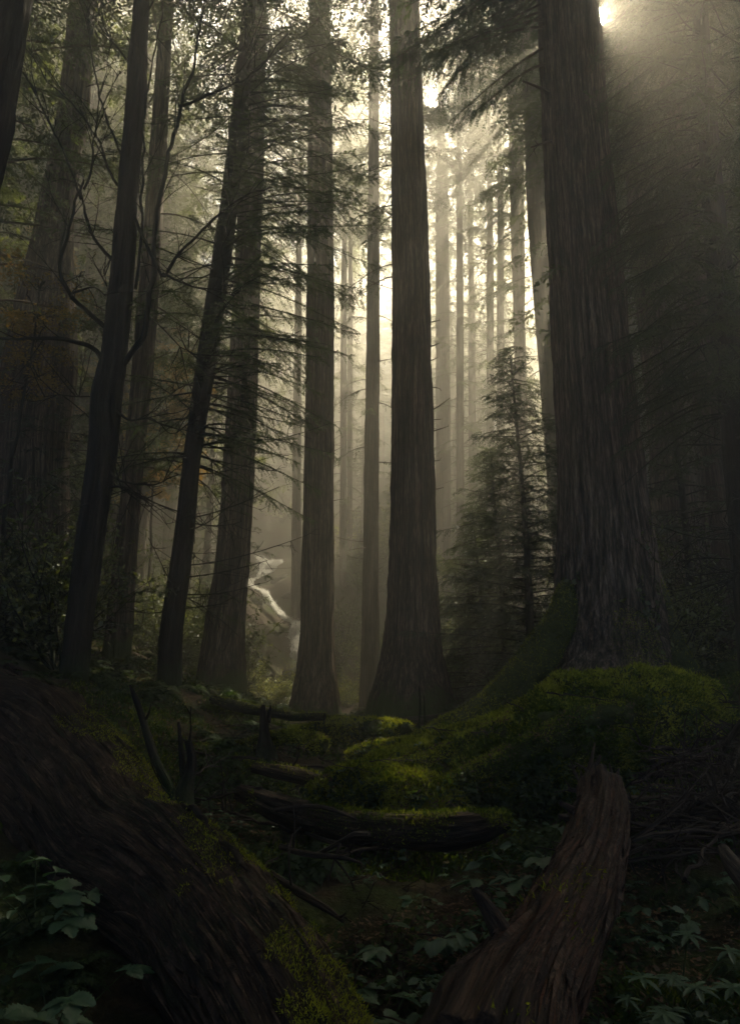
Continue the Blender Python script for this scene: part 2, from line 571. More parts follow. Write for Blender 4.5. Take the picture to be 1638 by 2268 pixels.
def ground(x, y):
    x = np.asarray(x, float)
    y = np.asarray(y, float)
    nf = sstep(2.0, 9.0, y)
    z = -0.12 * (1 - nf) + 0.32 * nf
    Lf = np.maximum(0, -x - 0.9 - 0.06 * np.maximum(y - 8, 0))
    z = z + (0.20 + 0.10 * sstep(3, 10, y)) * Lf ** 1.06
    Rt = np.maximum(0, x - 1.6 - 0.10 * np.maximum(y - 8, 0))
    z = z + (0.12 + 0.20 * sstep(5, 10, y)) * Rt
    far = np.maximum(0, y - 24.5 - 0.25 * np.minimum(np.abs(x + 3), 6))
    z = z + 0.55 * far * sstep(0, 4, far) - 0.22 * np.maximum(0, y - 54) + 0.9 * np.maximum(0, y - 78)
    z = z - 0.22 * sstep(14, 18, y) * (1 - sstep(24, 27, y)) * np.exp(-((x + 0.5) / 4.5) ** 2)
    p = np.stack([x, y, np.zeros_like(x + y)], -1)
    z = z + 0.30 * fbm(p * 0.35, 3, 3) * sstep(3, 8, y) + 0.12 * fbm(p * 1.4, 5, 3) + 0.05 * fbm(p * 5, 8, 2)
    z = z + 1.0 * fbm(p * 0.16, 13, 4) * sstep(24, 32, y)
    return carve(x, y, z)

def build_ground():
    rows = np.concatenate([np.arange(-14, 1, 0.6), np.arange(1, 12, 0.1), np.arange(12, 40, 0.22), np.arange(40, 82.5, 0.7)])
    u = np.linspace(-1, 1, 261)
    xs = np.sign(u) * (np.abs(u) ** 1.8)
    half = np.clip(8 + 1.05 * np.maximum(rows, 0), 16, 62)
    X = half[:, None] * xs[None, :]
    Y = np.repeat(rows[:, None], len(u), 1)
    Z = ground(X, Y)
    V = np.stack([X, Y, Z], -1).reshape(-1, 3)
    n, m = len(rows), len(u)
    i = np.arange(n - 1)[:, None] * m
    j = np.arange(m - 1)[None, :]
    Q = np.stack([i + j, i + j + 1, i + m + j + 1, i + m + j], -1).reshape(-1, 4)
    g = Geo()
    g.add(V, Q)
    tag(g.build('ground', M['soil'], smooth=True), kind='structure')
build_ground()

for a_ in [(590, 1250, 35.5, 1.4), (560, 1300, 33.6, 1.1), (615, 1345, 31.8, 1.1), (655, 1420, 29.4, 1.0), (630, 1550, 22.4, 0.6),
           (585, 1500, 20.3, 0.9), (550, 1530, 19.6, 0.5), (775, 1535, 21.8, 0.8), (770, 1480, 25, 0.8), (15, 640, 10.0, 0.8),
           (905, 60, 12.6, 0.55), (905, 190, 12.6, 0.5), (905, 470, 12.6, 0.6), (905, 620, 12.6, 0.5), (708, 80, 15.6, .5), (708, 300, 15.6, .6), (708, 520, 15.6, .6),
           (1180, 1540, 7.2, 0.2), (1300, 1500, 7.1, 0.18), (1420, 1485, 7.0, 0.25), (1480, 1495, 7.1, 0.2), (1530, 1530, 7.3, .2), (1040, 1600, 7.2, 0.16), (930, 1640, 7.0, 0.16), (800, 1700, 6.3, 0.2), (1060, 1570, 9.2, 0.12), (1000, 1815, 5.2, 0.13), (900, 1800, 5.3, 0.1)]:
    GAPS.append((P(*a_[:3]), a_[3], 0.0))
for py_ in range(640, 1130, 60):
    GAPS.append((P(572 - (py_ - 700) * 0.04, py_, 14.6), 0.3, 0.0))
for py_ in range(1050, 1480, 70):
    GAPS.append((P(739, py_, 15.6), 0.22, 0.0))
GAPS.append((np.array([0.0, 0.0, CAMZ]), 0.03, 0.0085))

# ------------------------------------------------------------------ tree builders
def foliage_branch(g_leaf, g_wood, r, p0, az, L, elev, droop, twig_step=0.10, twig_len=0.5, leaf_step=0.045, leaf_len=0.05, leaf_w=0.008, start=0.15, r0=0.02, hang=0.25, wob=0.06, bare=0.0, wn=4):
    n = 10
    s = np.linspace(0, 1, n)
    h = np.array([math.cos(az), math.sin(az), 0.0])
    sd = np.array([-h[1], h[0], 0.0])
    up = np.array([0, 0, 1.0])
    w1, w2 = r.normal(0, wob, 2)
    path = p0 + np.outer(s * math.cos(elev) * L, h) + np.outer(L * (math.sin(elev) * s - droop * s ** 2 + 0.25 * droop * s ** 4), up) + np.outer(L * (w1 * s ** 2 + w2 * np.sin(s * 5) * 0.4), sd)
    if g_wood is not None:
        tube(g_wood, path, r0 * (1 - 0.85 * s) + 0.002, wn, cap=False)
    nt_ = max(3, int(L * (1 - start) / twig_step))
    st = np.linspace(start, 1.0, nt_)
    st = np.repeat(st, 2) + r.uniform(-0.5, 0.5, 2 * nt_) * twig_step / L * 0.8
    st = np.clip(st, 0.03, 1)
    side = np.tile([1.0, -1.0], nt_)
    keep = r.random(2 * nt_) > bare
    st, side = st[keep], side[keep]
    if not len(st):
        return path
    pos = np.stack([np.interp(st, s, path[:, k]) for k in range(3)], 1)
    tan = np.gradient(path, axis=0)
    tn = norm(np.stack([np.interp(st, s, tan[:, k]) for k in range(3)], 1))
    lat = norm(np.cross(tn, up)) * side[:, None]
    tl = twig_len * np.clip(1.15 - 0.75 * st, 0.25, 1) * r.uniform(0.6, 1.25, len(st)) * np.clip(st * 4, 0.4, 1)
    ang = r.uniform(0.55, 1.0, len(st))
    d = norm(tn * np.cos(ang)[:, None] + lat * np.sin(ang)[:, None] + up * r.normal(-0.12, 0.16, len(st))[:, None])
    k = max(3, int(twig_len / leaf_step))
    u = (np.arange(k) + 0.5) / k
    u = np.repeat(u, 2)
    sg = np.tile([1.0, -1.0], k)
    m = len(u)
    U = np.repeat(u[None, :], len(st), 0) + r.uniform(-0.4, 0.4, (len(st), m)) / k
    pp = pos[:, None, :] + d[:, None, :] * (U * tl[:, None])[..., None] - up * (hang * tl[:, None] * U ** 2)[..., None]
    nrm = norm(up + r.normal(0, 0.45, (len(st), 1, 3)) + r.normal(0, 0.25, (len(st), m, 3)))
    dd = norm(d[:, None, :] - up * (hang * U * 1.6)[..., None])
    perp = norm(np.cross(dd, nrm)) * sg[None, :, None]
    ld = norm(dd * 0.75 + perp * r.uniform(0.5, 1.0, (len(st), m, 1)) + r.normal(0, 0.12, (len(st), m, 3)))
    ll = leaf_len * (1.1 - 0.5 * U) * r.uniform(0.7, 1.3, U.shape)
    lw = leaf_w * r.uniform(0.7, 1.3, U.shape)
    g_leaf.quads(leaf_quads(pp.reshape(-1, 3), ld.reshape(-1, 3), lw.ravel(), ll.ravel(), nrm.reshape(-1, 3)))
    # twig stems as slim blades
    e = pos + d * tl[:, None] - up * (hang * tl)[:, None]
    g_leaf.quads(leaf_quads(pos, norm(e - pos), np.full(len(st), leaf_w * 0.5), tl, norm(up + r.normal(0, .3, (len(st), 3)))))
    return path

def bare_twigs(g, r, path, r0, n, L, depth=1, t0=0.15, up=0.3, nseg=4, spread=1.0):
    """thin leafless side twigs along a limb"""
    path = np.asarray(path)
    for _ in range(n):
        t = r.uniform(t0, 1.0)
        i = min(int(t * (len(path) - 1)), len(path) - 2)
        p = path[i] + (path[i + 1] - path[i]) * r.random()
        tn = norm(path[i + 1] - path[i])
        d = norm(tn * 0.8 + r.normal(0, 0.6 * spread, 3) + np.array([0, 0, up]))
        l = L * r.uniform(0.5, 1.3) * (1.1 - 0.5 * t)
        k = 7
        s = np.linspace(0, 1, k)[:, None]
        q = p + d * l * s + r.normal(0, 0.13, 3) * l * s ** 2 + np.cumsum(r.normal(0, 0.02 * l, (k, 3)), 0) * s
        tube(g, q, r0 * (1 - 0.8 * s[:, 0]) + 0.0015, nseg, cap=False)
        if depth > 0:
            bare_twigs(g, r, q, r0 * 0.55, max(2, n // 3), l * 0.5, depth - 1, 0.3, up * 0.6, 3, spread)

class Trunk:
    """a trunk measured from rows (py, px_left, px_right) at distance d"""
    def __init__(self, rows, d, top, flare=0.0, lean_y=0.0):
        rows = sorted(rows, key=lambda q: -q[0])
        pts, rad = [], []
        for py, a, b in rows:
            p, t = at((a + b) / 2, py, d)
            pts.append(p)
            rad.append((b - a) / 2 / FPX * t)
        pts, rad = np.array(pts), np.array(rad)
        gz = float(ground(pts[0][0], d))
        if pts[0][2] > gz - 0.25:
            k = (pts[1] - pts[0]) / (pts[1][2] - pts[0][2])
            dz = gz - 0.3 - pts[0][2]
            pts = np.vstack([pts[0] + k * dz, pts])
            rad = np.concatenate([[rad[0] * (1 + 0.12 + flare)], rad])
        j = -3 if len(pts) > 2 else -2
        k = (pts[-1] - pts[j]) / (pts[-1][2] - pts[j][2])
        z1 = pts[-1][2]
        if top > z1 + 1:
            zz = np.linspace(z1, top, 6)[1:]
            pts = np.vstack([pts] + [pts[-1] + k * (z - z1) * 0.8 + np.array([0, 0, (z - z1) * 0.2]) for z in zz])
            rad = np.concatenate([rad, rad[-1] * (1 - (zz - z1) / (top - z1 + 0.6))])
        self.base = np.array([np.interp(gz, pts[:, 2], pts[:, 0]), d, gz])
        full = spline(np.column_stack([pts, rad]), 0.12)
        self.path, self.rad = full[:, :3], np.maximum(full[:, 3], 0.02)
        self.d = d
    def c(self, z):
        return np.array([np.interp(z, self.path[:, 2], self.path[:, 0]), np.interp(z, self.path[:, 2], self.path[:, 1]), z])
    def r(self, z):
        return float(np.interp(z, self.path[:, 2], self.rad))

def trunk_tube(g, T, seed, nseg=72, ridge=0.02, cell=0.06, lobes=0.0, lump=0.03, step=None):
    rr = rng(seed)
    ph = rr.uniform(0, 6.28, 4)
    def lb(th, s):
        f = np.exp(-np.maximum(s - 0.3, 0) / 0.55)
        return f * lobes * (np.cos(3 * th + ph[0]) * 0.5 + np.cos(5 * th + ph[1]) * 0.35 + np.cos(2 * th + ph[2]) * 0.3) + 0.02 * np.cos(4 * th + ph[3] + s * 0.15)
    p, r_ = T.path, T.rad
    tube(g, p, r_, nseg, seed, ridge, cell, 0.5, lump, 0.7, lb)

def dress(T, g_leaf, g_wood, seed, z0, z1, n, Lf, elev=(0.0, 0.25), droop=(0.15, 0.4), az=None, **kw):
    """needled branches from z0 to z1 on a trunk"""
    r = rng(seed)
    for k in range(n):
        z = z0 + (z1 - z0) * (k + r.random()) / n
        a = az(r) if az else k * 2.399 + r.uniform(-0.4, 0.4)
        c = T.c(z)
        p0 = c + np.array([math.cos(a), math.sin(a), 0]) * T.r(z) * 0.85
        L = Lf((z - z0) / (z1 - z0)) * r.uniform(0.7, 1.25)
        foliage_branch(g_leaf, g_wood, r, p0, a, L, r.uniform(*elev), r.uniform(*droop), **kw)

def stub(g, r, p0, d, L, rad, bend=0.1):
    s = np.linspace(0, 1, 7)[:, None]
    d = np.asarray(d, float)
    q = p0 + d * L * s + r.normal(0, bend, 3) * L * s ** 2
    tube(g, q, rad * (1 - 0.6 * s[:, 0]), 6, 1, cap=True)
    return q

def make_conifer(seed, H, r0, crown0, Lmax, n, leaf_mat_, bark_, leaf_len=0.13, leaf_w=0.022, twig_len=0.75, twig_step=0.17, leaf_step=0.11, sparse=0.0, dead=10):
    """a whole forest conifer at the origin"""
    r = rng(seed)
    root = empty('conifer_tree', (0, 0, 0), 'conifer', 'tree')
    gt, gl = Geo(), Geo()
    k = 34
    s = np.linspace(0, 1, k)
    path = np.stack([0.25 * np.sin(s * 2.1 + r.uniform(0, 6)) * s, 0.25 * np.sin(s * 1.7 + r.uniform(0, 6)) * s, s * H - 0.4], 1)
    rad = r0 * (1 - s) ** 0.85 * (1 + 0.6 * np.exp(-s * H / 0.6)) + 0.02
    tube(gt, path, rad, 18, seed, 0.015, 0.08, 0.5, 0.04)
    for i in range(n):
        t = (i + r.random()) / n
        z = H * (crown0 + (1 - crown0) * t ** 1.05)
        c = np.array([np.interp(z, path[:, 2], path[:, 0]), np.interp(z, path[:, 2], path[:, 1]), z])
        L = Lmax * (0.18 + 0.82 * min(1.0, (1 - t) * 1.5) ** 0.8) * r.uniform(0.55, 1.2)
        foliage_branch(gl, gt, r, c, i * 2.399 + r.uniform(-.5, .5), L, r.uniform(-0.05, 0.35), r.uniform(0.2, 0.5), twig_step, twig_len, leaf_step, leaf_len, leaf_w, 0.12, 0.03, 0.35, 0.08, sparse, 3)
    for i in range(dead):
        z = r.uniform(2.0, H * crown0 + 1)
        c = np.array([np.interp(z, path[:, 2], path[:, 0]), np.interp(z, path[:, 2], path[:, 1]), z])
        a = r.uniform(0, 6.28)
        q = stub(gt, r, c, (math.cos(a), math.sin(a), r.uniform(-0.3, 0.3)), r.uniform(0.8, 2.0), 0.02, 0.25)
        bare_twigs(gt, r, q, 0.006, 3, 0.5, 0, 0.3, 0.0, 3)
    gt.build('trunk', bark_, root, smooth=True)
    gl.build('crown', leaf_mat_, root)
    CROWN[root.name] = np.vstack(gl.V).astype(np.float32)
    return root
CROWN = {}


# ------------------------------------------------------------------ the measured trees
def finish(root, gt, gl, bark, leaf, base, roots=None, tufts=None):
    gt.build('trunk', M[bark], root, base, True)
    if gl is not None and gl.n:
        gl.thin().build('crown', M[leaf], root, base)
    if roots is not None:
        rt = roots.build('root', M['moss_base'], root, base, True)
        if tufts is not None and tufts.n:
            tag(tufts.build('moss', M['moss'], rt, base), kind='stuff')

def tufts_on(g, r, pts, nrm, n, L=(0.02, 0.05), w=0.15, up=0.4, keep=None):
    """moss sprigs growing out of a surface given by points and normals"""
    idx = r.integers(0, len(pts), n)
    p = pts[idx] + r.normal(0, 0.012, (n, 3))
    q = nrm[idx]
    if keep is not None:
        k = keep(p, q)
        p, q = p[k], q[k]
        n = len(p)
    if n == 0:
        return
    d = norm(q + r.normal(0, 0.65, (n, 3)) + np.array([0, 0, up]))
    ll = r.uniform(L[0], L[1], n)
    g.quads(leaf_quads(p - q * 0.01, d, ll * w * r.uniform(0.5, 1, n), ll, norm(r.normal(0, 1, (n, 3)))))

def surf_samples(grid, sub=6, seed=0):
    """random surface points and outward normals of a tube grid (m, nseg, 3)"""
    r = rng(seed)
    a = grid[:-1]; b = grid[1:]
    a2 = np.roll(a, -1, 1); b2 = np.roll(b, -1, 1)
    nn = norm(np.cross(a2 - a, b - a))
    P_, N_ = [], []
    for _ in range(sub):
        u, v = r.random(a.shape[:2])[..., None], r.random(a.shape[:2])[..., None]
        P_.append(((a * (1 - u) + a2 * u) * (1 - v) + (b * (1 - u) + b2 * u) * v).reshape(-1, 3))
        N_.append(nn.reshape(-1, 3))
    return np.vstack(P_), np.vstack(N_)

HEM = dict(twig_step=0.085, twig_len=0.42, leaf_step=0.034, leaf_len=0.042, leaf_w=0.0075, hang=0.3)
HEM_MID = dict(twig_step=0.11, twig_len=0.5, leaf_step=0.05, leaf_len=0.065, leaf_w=0.011, hang=0.35)
FARB = dict(twig_step=0.15, twig_len=0.6, leaf_step=0.08, leaf_len=0.10, leaf_w=0.017, hang=0.45)
HIGH = dict(twig_step=0.17, twig_len=0.75, leaf_step=0.11, leaf_len=0.14, leaf_w=0.024, hang=0.4)

# great cedar on the right
T1 = Trunk([(1560, 1150, 1545), (1480, 1190, 1518), (1400, 1214, 1490), (1300, 1230, 1462), (1000, 1235, 1415), (500, 1213, 1362), (250, 1202, 1338), (0, 1190, 1319)], 10.5, 38)
b = T1.base
root1 = empty('cedar_tree', b, 'largest cedar with mossy spreading roots behind the mossy mound', 'tree')
gt, gl = Geo(), Geo()
T1.rad -= 0.025
trunk_tube(gt, T1, 1, 280, 0.05, 0.06, 0.10, 0.03, 26000)
r = rng(41)
for py, dx, dz, L, rd in [(205, -1.0, 0.28, 0.42, 0.035), (312, -0.8, -0.55, 0.75, 0.03)]:
    p, _ = at(1200 if py < 250 else 1206, py, 10.3)
    q = stub(gt, r, p + np.array([0.12, 0, 0]), (dx, -0.35, dz), L, rd, 0.15)
    bare_twigs(gt, r, q, 0.008, 3, 0.25, 0, 0.3, 0.1)
p = P(1318, 82, 10.4)
for d, L in [((0.75, -0.2, 0.75), 1.1), ((0.9, -0.1, 0.25), 1.0), ((0.8, 0.3, 0.5), 1.3)]:
    q = stub(gt, r, p - np.array([0.1, 0, 0]), d, L, 0.028, 0.3)
    bare_twigs(gt, r, q, 0.009, 6, 0.5, 1, 0.2, 0.3)
# drooping limbs above the gap to its left
for py, L, el, dy in [(20, 2.7, -0.12, -0.1), (-10, 3.1, -0.1, 0.05), (-90, 3.2, -0.15, -0.3), (140, 1.5, -0.4, 0.1), (-150, 3.3, -0.05, 0.1), (-300, 2.6, 0.0, -0.5), (-190, 2.9, -0.05, -0.3), (-110, 2.6, 0.0, 0.15), (-60, 2.9, -0.1, -0.15), (60, 2.2, -0.22, 0.25), (100, 1.9, -0.35, -0.2), (-30, 2.0, -0.1, -0.8), (-240, 2.8, 0.0, 0.3)]:
    p = P(1215, py, 10.4)
    foliage_branch(gl, gt, r, p, math.pi + dy, L, el, 0.45, r0=0.035, start=0.2, **dict(HEM_MID, twig_len=0.65, hang=0.6))
for k_ in range(16):
    p = P(1212, r.uniform(-230, 110), 10.4)
    foliage_branch(gl, gt, r, p, math.pi + r.normal(0, .3), r.uniform(1.8, 3.0), r.uniform(-.6, -.2), 0.35, r0=0.03, start=0.15, **dict(HEM_MID, twig_len=0.75, hang=0.8))
for py, L, el, dy in [(-150, 2.4, 0.1, -0.4), (-80, 2.0, 0.1, 0.5), (-220, 2.6, 0.1, 0.0)]:
    p = P(1300, py, 10.4)
    foliage_branch(gl, gt, r, p, dy, L, el, 0.4, r0=0.035, start=0.2, **dict(HEM_MID, twig_len=0.65, hang=0.5))
dress(T1, gl, gt, 42, 15.0, 37, 95, lambda t: 4.2 * (1 - 0.75 * t), **HIGH)
rt, tf = Geo(), Geo()
for k, pl in enumerate([
    [(1285, 1220, 10.45, .10), (1262, 1320, 10.25, .20), (1222, 1408, 9.95, .24), (1150, 1502, 9.6, .23), (1062, 1575, 9.2, .17), (985, 1612, 8.8, .13), (915, 1648, 8.3, .10), (840, 1690, 7.9, .07), (770, 1740, 7.6, .04)],
    [(1440, 1250, 10.35, .10), (1455, 1340, 10.2, .17), (1480, 1420, 9.95, .19), (1520, 1490, 9.6, .17), (1580, 1560, 9.2, .13), (1660, 1640, 8.7, .10), (1740, 1720, 8.3, .06)],
    [(1360, 1430, 9.85, .10), (1365, 1480, 9.7, .13), (1370, 1560, 9.4, .12)]]):
    w = spline(np.array([[*P(a, c, d), rr] for a, c, d, rr in pl]), 0.06)
    grid, _ = tube(rt, w[:, :3], w[:, 3], 26, 60 + k, 0.012, 0.05, 0.5, 0.35, 1.6)
    sp, sn = surf_samples(grid, 4, k)
    tufts_on(tf, r, sp, sn, 26000 if k == 0 else 8000, (0.018, 0.05), keep=lambda p, q: q[:, 2] > -0.35)
cg = np.array([T1.c(z) + np.array([math.cos(a), math.sin(a), 0]) * T1.r(z) * 1.04 for z in np.arange(0.9, 2.3, 0.04) for a in np.linspace(3.3, 6.1, 60)])
cn = norm(cg - np.array([T1.c(z) for z in cg[:, 2]]))
tufts_on(tf, r, cg, cn, 16000, (0.02, 0.055), up=-0.2, keep=lambda p, q: vnoise(p * 2.6, 4) + (1.5 - p[:, 2]) * 0.8 > 0.05)
finish(root1, gt, gl, 'cedar', 'needles', b, rt, tf)

# straight cedar right of the middle
T2 = Trunk([(1565, 816, 1006), (1500, 834, 990), (1430, 848, 976), (1300, 860, 966), (1000, 868, 959), (500, 868, 945), (0, 863, 926)], 13.0, 36)
b = T2.base
root2 = empty('cedar_tree', b, 'straight cedar with row of broken branch stubs and mossy flared foot', 'tree')
gt, gl = Geo(), Geo()
trunk_tube(gt, T2, 2, 120, 0.036, 0.05, 0.12, 0.03, 16000)
r = rng(7)
for py, L, up in [(715, .15, .2), (800, .12, .3), (858, .2, 0.0), (912, .36, .45), (932, .12, .2), (958, .3, .25), (1022, .14, .0), (1085, .22, .0), (770, .1, .5)]:
    p = P(958, py, 12.95)
    q = stub(gt, r, p - np.array([.08, 0, 0]), (1, -.2, up), L + .08, 0.016, 0.1)
    bare_twigs(gt, r, q, 0.004, 2, 0.12, 0, 0.5, 0.1, 3)
for py, L, el in [(365, 1.0, -0.25), (455, 1.15, -0.35), (470, 0.8, -0.6), (585, 1.15, -0.2), (610, 1.0, -0.15), (420, 0.7, -0.9), (120, 0.9, 0.1), (60, 1.2, 0.0)]:
    p = P(872, py, 12.9)
    foliage_branch(gl, gt, r, p + np.array([.05, 0, 0]), math.pi + r.normal(0, .3), L, el, 0.35, r0=0.016, start=0.25, **dict(HEM_MID, twig_len=0.45, hang=0.5))
for py, L, el in [(20, 1.3, 0.1), (90, 1.0, 0.0), (150, 0.9, -0.2), (560, 0.4, 0), (-60, 1.6, 0.1), (-120, 1.8, 0)]:
    p = P(922, py, 12.9)
    foliage_branch(gl, gt, r, p - np.array([.05, 0, 0]), r.normal(0, .3), L, el, 0.4, r0=0.016, start=0.2, **dict(HEM_MID, twig_len=0.5, hang=0.5))
for py, L in [(640, 0.8), (280, 0.7), (615, 0.4)]:
    stub(gt, r, P(872, py, 12.9), (-1, -.2, r.uniform(-.1, .2)), L, 0.01, 0.2)
dress(T2, gl, gt, 43, 17.0, 35, 60, lambda t: 3.2 * (1 - 0.75 * t), **HIGH)
finish(root2, gt, gl, 'cedar_mossy', 'needles', b)

# straight cedar left of the middle
T3 = Trunk([(1572, 638, 756), (1510, 652, 748), (1400, 664, 739), (1000, 676, 738), (500, 682, 737), (0, 686, 729)], 16.0, 38)
b = T3.base
root3 = empty('cedar_tree', b, 'tall straight cedar just right of the waterfall', 'tree')
gt, gl = Geo(), Geo()
trunk_tube(gt, T3, 3, 100, 0.034, 0.05, 0.10, 0.03, 12000)
r = rng(8)
for py, L in [(300, .7), (480, .6), (350, .5)]:
    foliage_branch(gl, gt, r, P(733, py, 15.9), r.normal(0, .4), L, -0.1, 0.3, r0=0.012, **dict(HEM_MID, twig_len=.35))
for py in (1110, 1000, 640):
    stub(gt, r, P(736, py, 15.9), (1, -.2, .3), 0.25, 0.01)
dress(T3, gl, gt, 44, 18.0, 37, 55, lambda t: 3.0 * (1 - 0.75 * t), **HIGH)
finish(root3, gt, gl, 'cedar', 'needles', b)

# mid-distance and far trunks: rows, distance, top height, label, bark, number of high branches
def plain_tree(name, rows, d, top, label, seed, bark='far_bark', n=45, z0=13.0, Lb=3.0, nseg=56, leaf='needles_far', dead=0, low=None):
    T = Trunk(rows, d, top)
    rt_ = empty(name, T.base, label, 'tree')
    g, l_ = Geo(), Geo()
    trunk_tube(g, T, seed, nseg, 0.026, 0.055, 0.10, 0.04, 9000 if nseg > 70 else 0)
    r_ = rng(seed)
    for _ in range(dead):
        z = r_.uniform(T.base[2] + 2, z0 + 2)
        a = r_.uniform(0, 6.28)
        q = stub(g, r_, T.c(z), (math.cos(a), math.sin(a), r_.uniform(-.25, .2)), r_.uniform(.7, 1.8), 0.016, 0.25)
        bare_twigs(g, r_, q, 0.006, 3, 0.5, 0, 0.3, 0.0, 3)
    if low:
        n_, za, zb, Ll = low
        dress(T, l_, g, seed + 300, za, zb, n_, lambda t: Ll, (-0.2, 0.2), (0.2, 0.55), r0=0.02, bare=.15, **FARB)
    if n:
        dress(T, l_, g, seed + 100, z0, top - 0.5, n, lambda t: Lb * (1 - 0.75 * t), **HIGH)
    finish(rt_, g, l_, bark, leaf, T.base)
    return T

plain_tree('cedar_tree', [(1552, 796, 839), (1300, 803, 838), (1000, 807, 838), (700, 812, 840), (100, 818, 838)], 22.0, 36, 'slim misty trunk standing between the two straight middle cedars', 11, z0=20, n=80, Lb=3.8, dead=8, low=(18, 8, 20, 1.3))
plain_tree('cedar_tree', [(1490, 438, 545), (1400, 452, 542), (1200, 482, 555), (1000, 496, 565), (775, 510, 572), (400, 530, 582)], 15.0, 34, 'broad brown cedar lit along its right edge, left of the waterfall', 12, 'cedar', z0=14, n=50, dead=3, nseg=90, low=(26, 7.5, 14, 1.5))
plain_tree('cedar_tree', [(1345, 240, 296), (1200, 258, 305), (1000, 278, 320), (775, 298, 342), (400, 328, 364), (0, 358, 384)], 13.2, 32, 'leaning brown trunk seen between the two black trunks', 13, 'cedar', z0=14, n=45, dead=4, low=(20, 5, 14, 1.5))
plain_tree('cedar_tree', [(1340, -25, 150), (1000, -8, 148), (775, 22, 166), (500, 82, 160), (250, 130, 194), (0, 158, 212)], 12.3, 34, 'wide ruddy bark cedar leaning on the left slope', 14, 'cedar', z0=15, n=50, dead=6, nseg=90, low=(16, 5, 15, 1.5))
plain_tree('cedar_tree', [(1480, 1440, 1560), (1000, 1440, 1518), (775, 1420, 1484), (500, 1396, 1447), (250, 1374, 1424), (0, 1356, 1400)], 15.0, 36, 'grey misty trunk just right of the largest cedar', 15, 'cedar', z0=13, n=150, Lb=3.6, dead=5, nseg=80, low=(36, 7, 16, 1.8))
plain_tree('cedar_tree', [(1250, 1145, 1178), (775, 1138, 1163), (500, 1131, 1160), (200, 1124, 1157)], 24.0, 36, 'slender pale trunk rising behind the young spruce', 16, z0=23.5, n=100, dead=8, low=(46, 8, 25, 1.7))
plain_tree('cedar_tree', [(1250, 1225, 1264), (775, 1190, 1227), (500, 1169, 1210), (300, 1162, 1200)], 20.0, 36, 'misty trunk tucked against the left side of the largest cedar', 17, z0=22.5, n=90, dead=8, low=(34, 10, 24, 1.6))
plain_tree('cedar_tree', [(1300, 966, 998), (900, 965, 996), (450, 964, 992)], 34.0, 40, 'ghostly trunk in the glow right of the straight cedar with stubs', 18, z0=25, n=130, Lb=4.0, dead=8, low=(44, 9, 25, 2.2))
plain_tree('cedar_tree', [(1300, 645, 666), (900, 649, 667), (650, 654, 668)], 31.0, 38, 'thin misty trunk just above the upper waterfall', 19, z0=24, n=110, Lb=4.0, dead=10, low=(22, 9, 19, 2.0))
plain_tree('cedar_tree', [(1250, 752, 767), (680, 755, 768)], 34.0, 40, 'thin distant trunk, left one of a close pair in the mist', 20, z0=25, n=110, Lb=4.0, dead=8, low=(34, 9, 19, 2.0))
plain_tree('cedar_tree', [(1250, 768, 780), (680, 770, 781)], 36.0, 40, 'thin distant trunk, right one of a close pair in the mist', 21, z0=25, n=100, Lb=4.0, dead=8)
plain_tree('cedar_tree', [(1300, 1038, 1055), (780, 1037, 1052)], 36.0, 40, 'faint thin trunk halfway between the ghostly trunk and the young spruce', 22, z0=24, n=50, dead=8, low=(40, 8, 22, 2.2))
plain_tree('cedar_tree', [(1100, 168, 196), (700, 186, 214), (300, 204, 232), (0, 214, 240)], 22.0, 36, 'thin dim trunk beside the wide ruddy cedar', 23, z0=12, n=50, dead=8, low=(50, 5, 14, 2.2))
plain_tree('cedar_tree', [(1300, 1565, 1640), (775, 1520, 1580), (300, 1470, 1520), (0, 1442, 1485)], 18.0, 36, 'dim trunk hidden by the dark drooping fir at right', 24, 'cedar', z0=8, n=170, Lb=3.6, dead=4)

for px_, d_, sd_, lab_ in [(1085, 31.0, 25, 'hair thin pale trunk just left of the slender pale trunk'), (1108, 27.5, 26, 'thin dim trunk touching the top of the young spruce'), (1018, 29.5, 27, 'thin pale trunk between the ghostly trunk and the faint thin one')]:
    plain_tree('fir_tree', [(1250, px_ - 8, px_ + 9), (780, px_ - 8, px_ + 8), (500, px_ - 7, px_ + 6)], d_, 39, lab_, sd_, z0=24, n=85, Lb=3.3, nseg=24, dead=6, low=(44, 8, 25, 1.9))

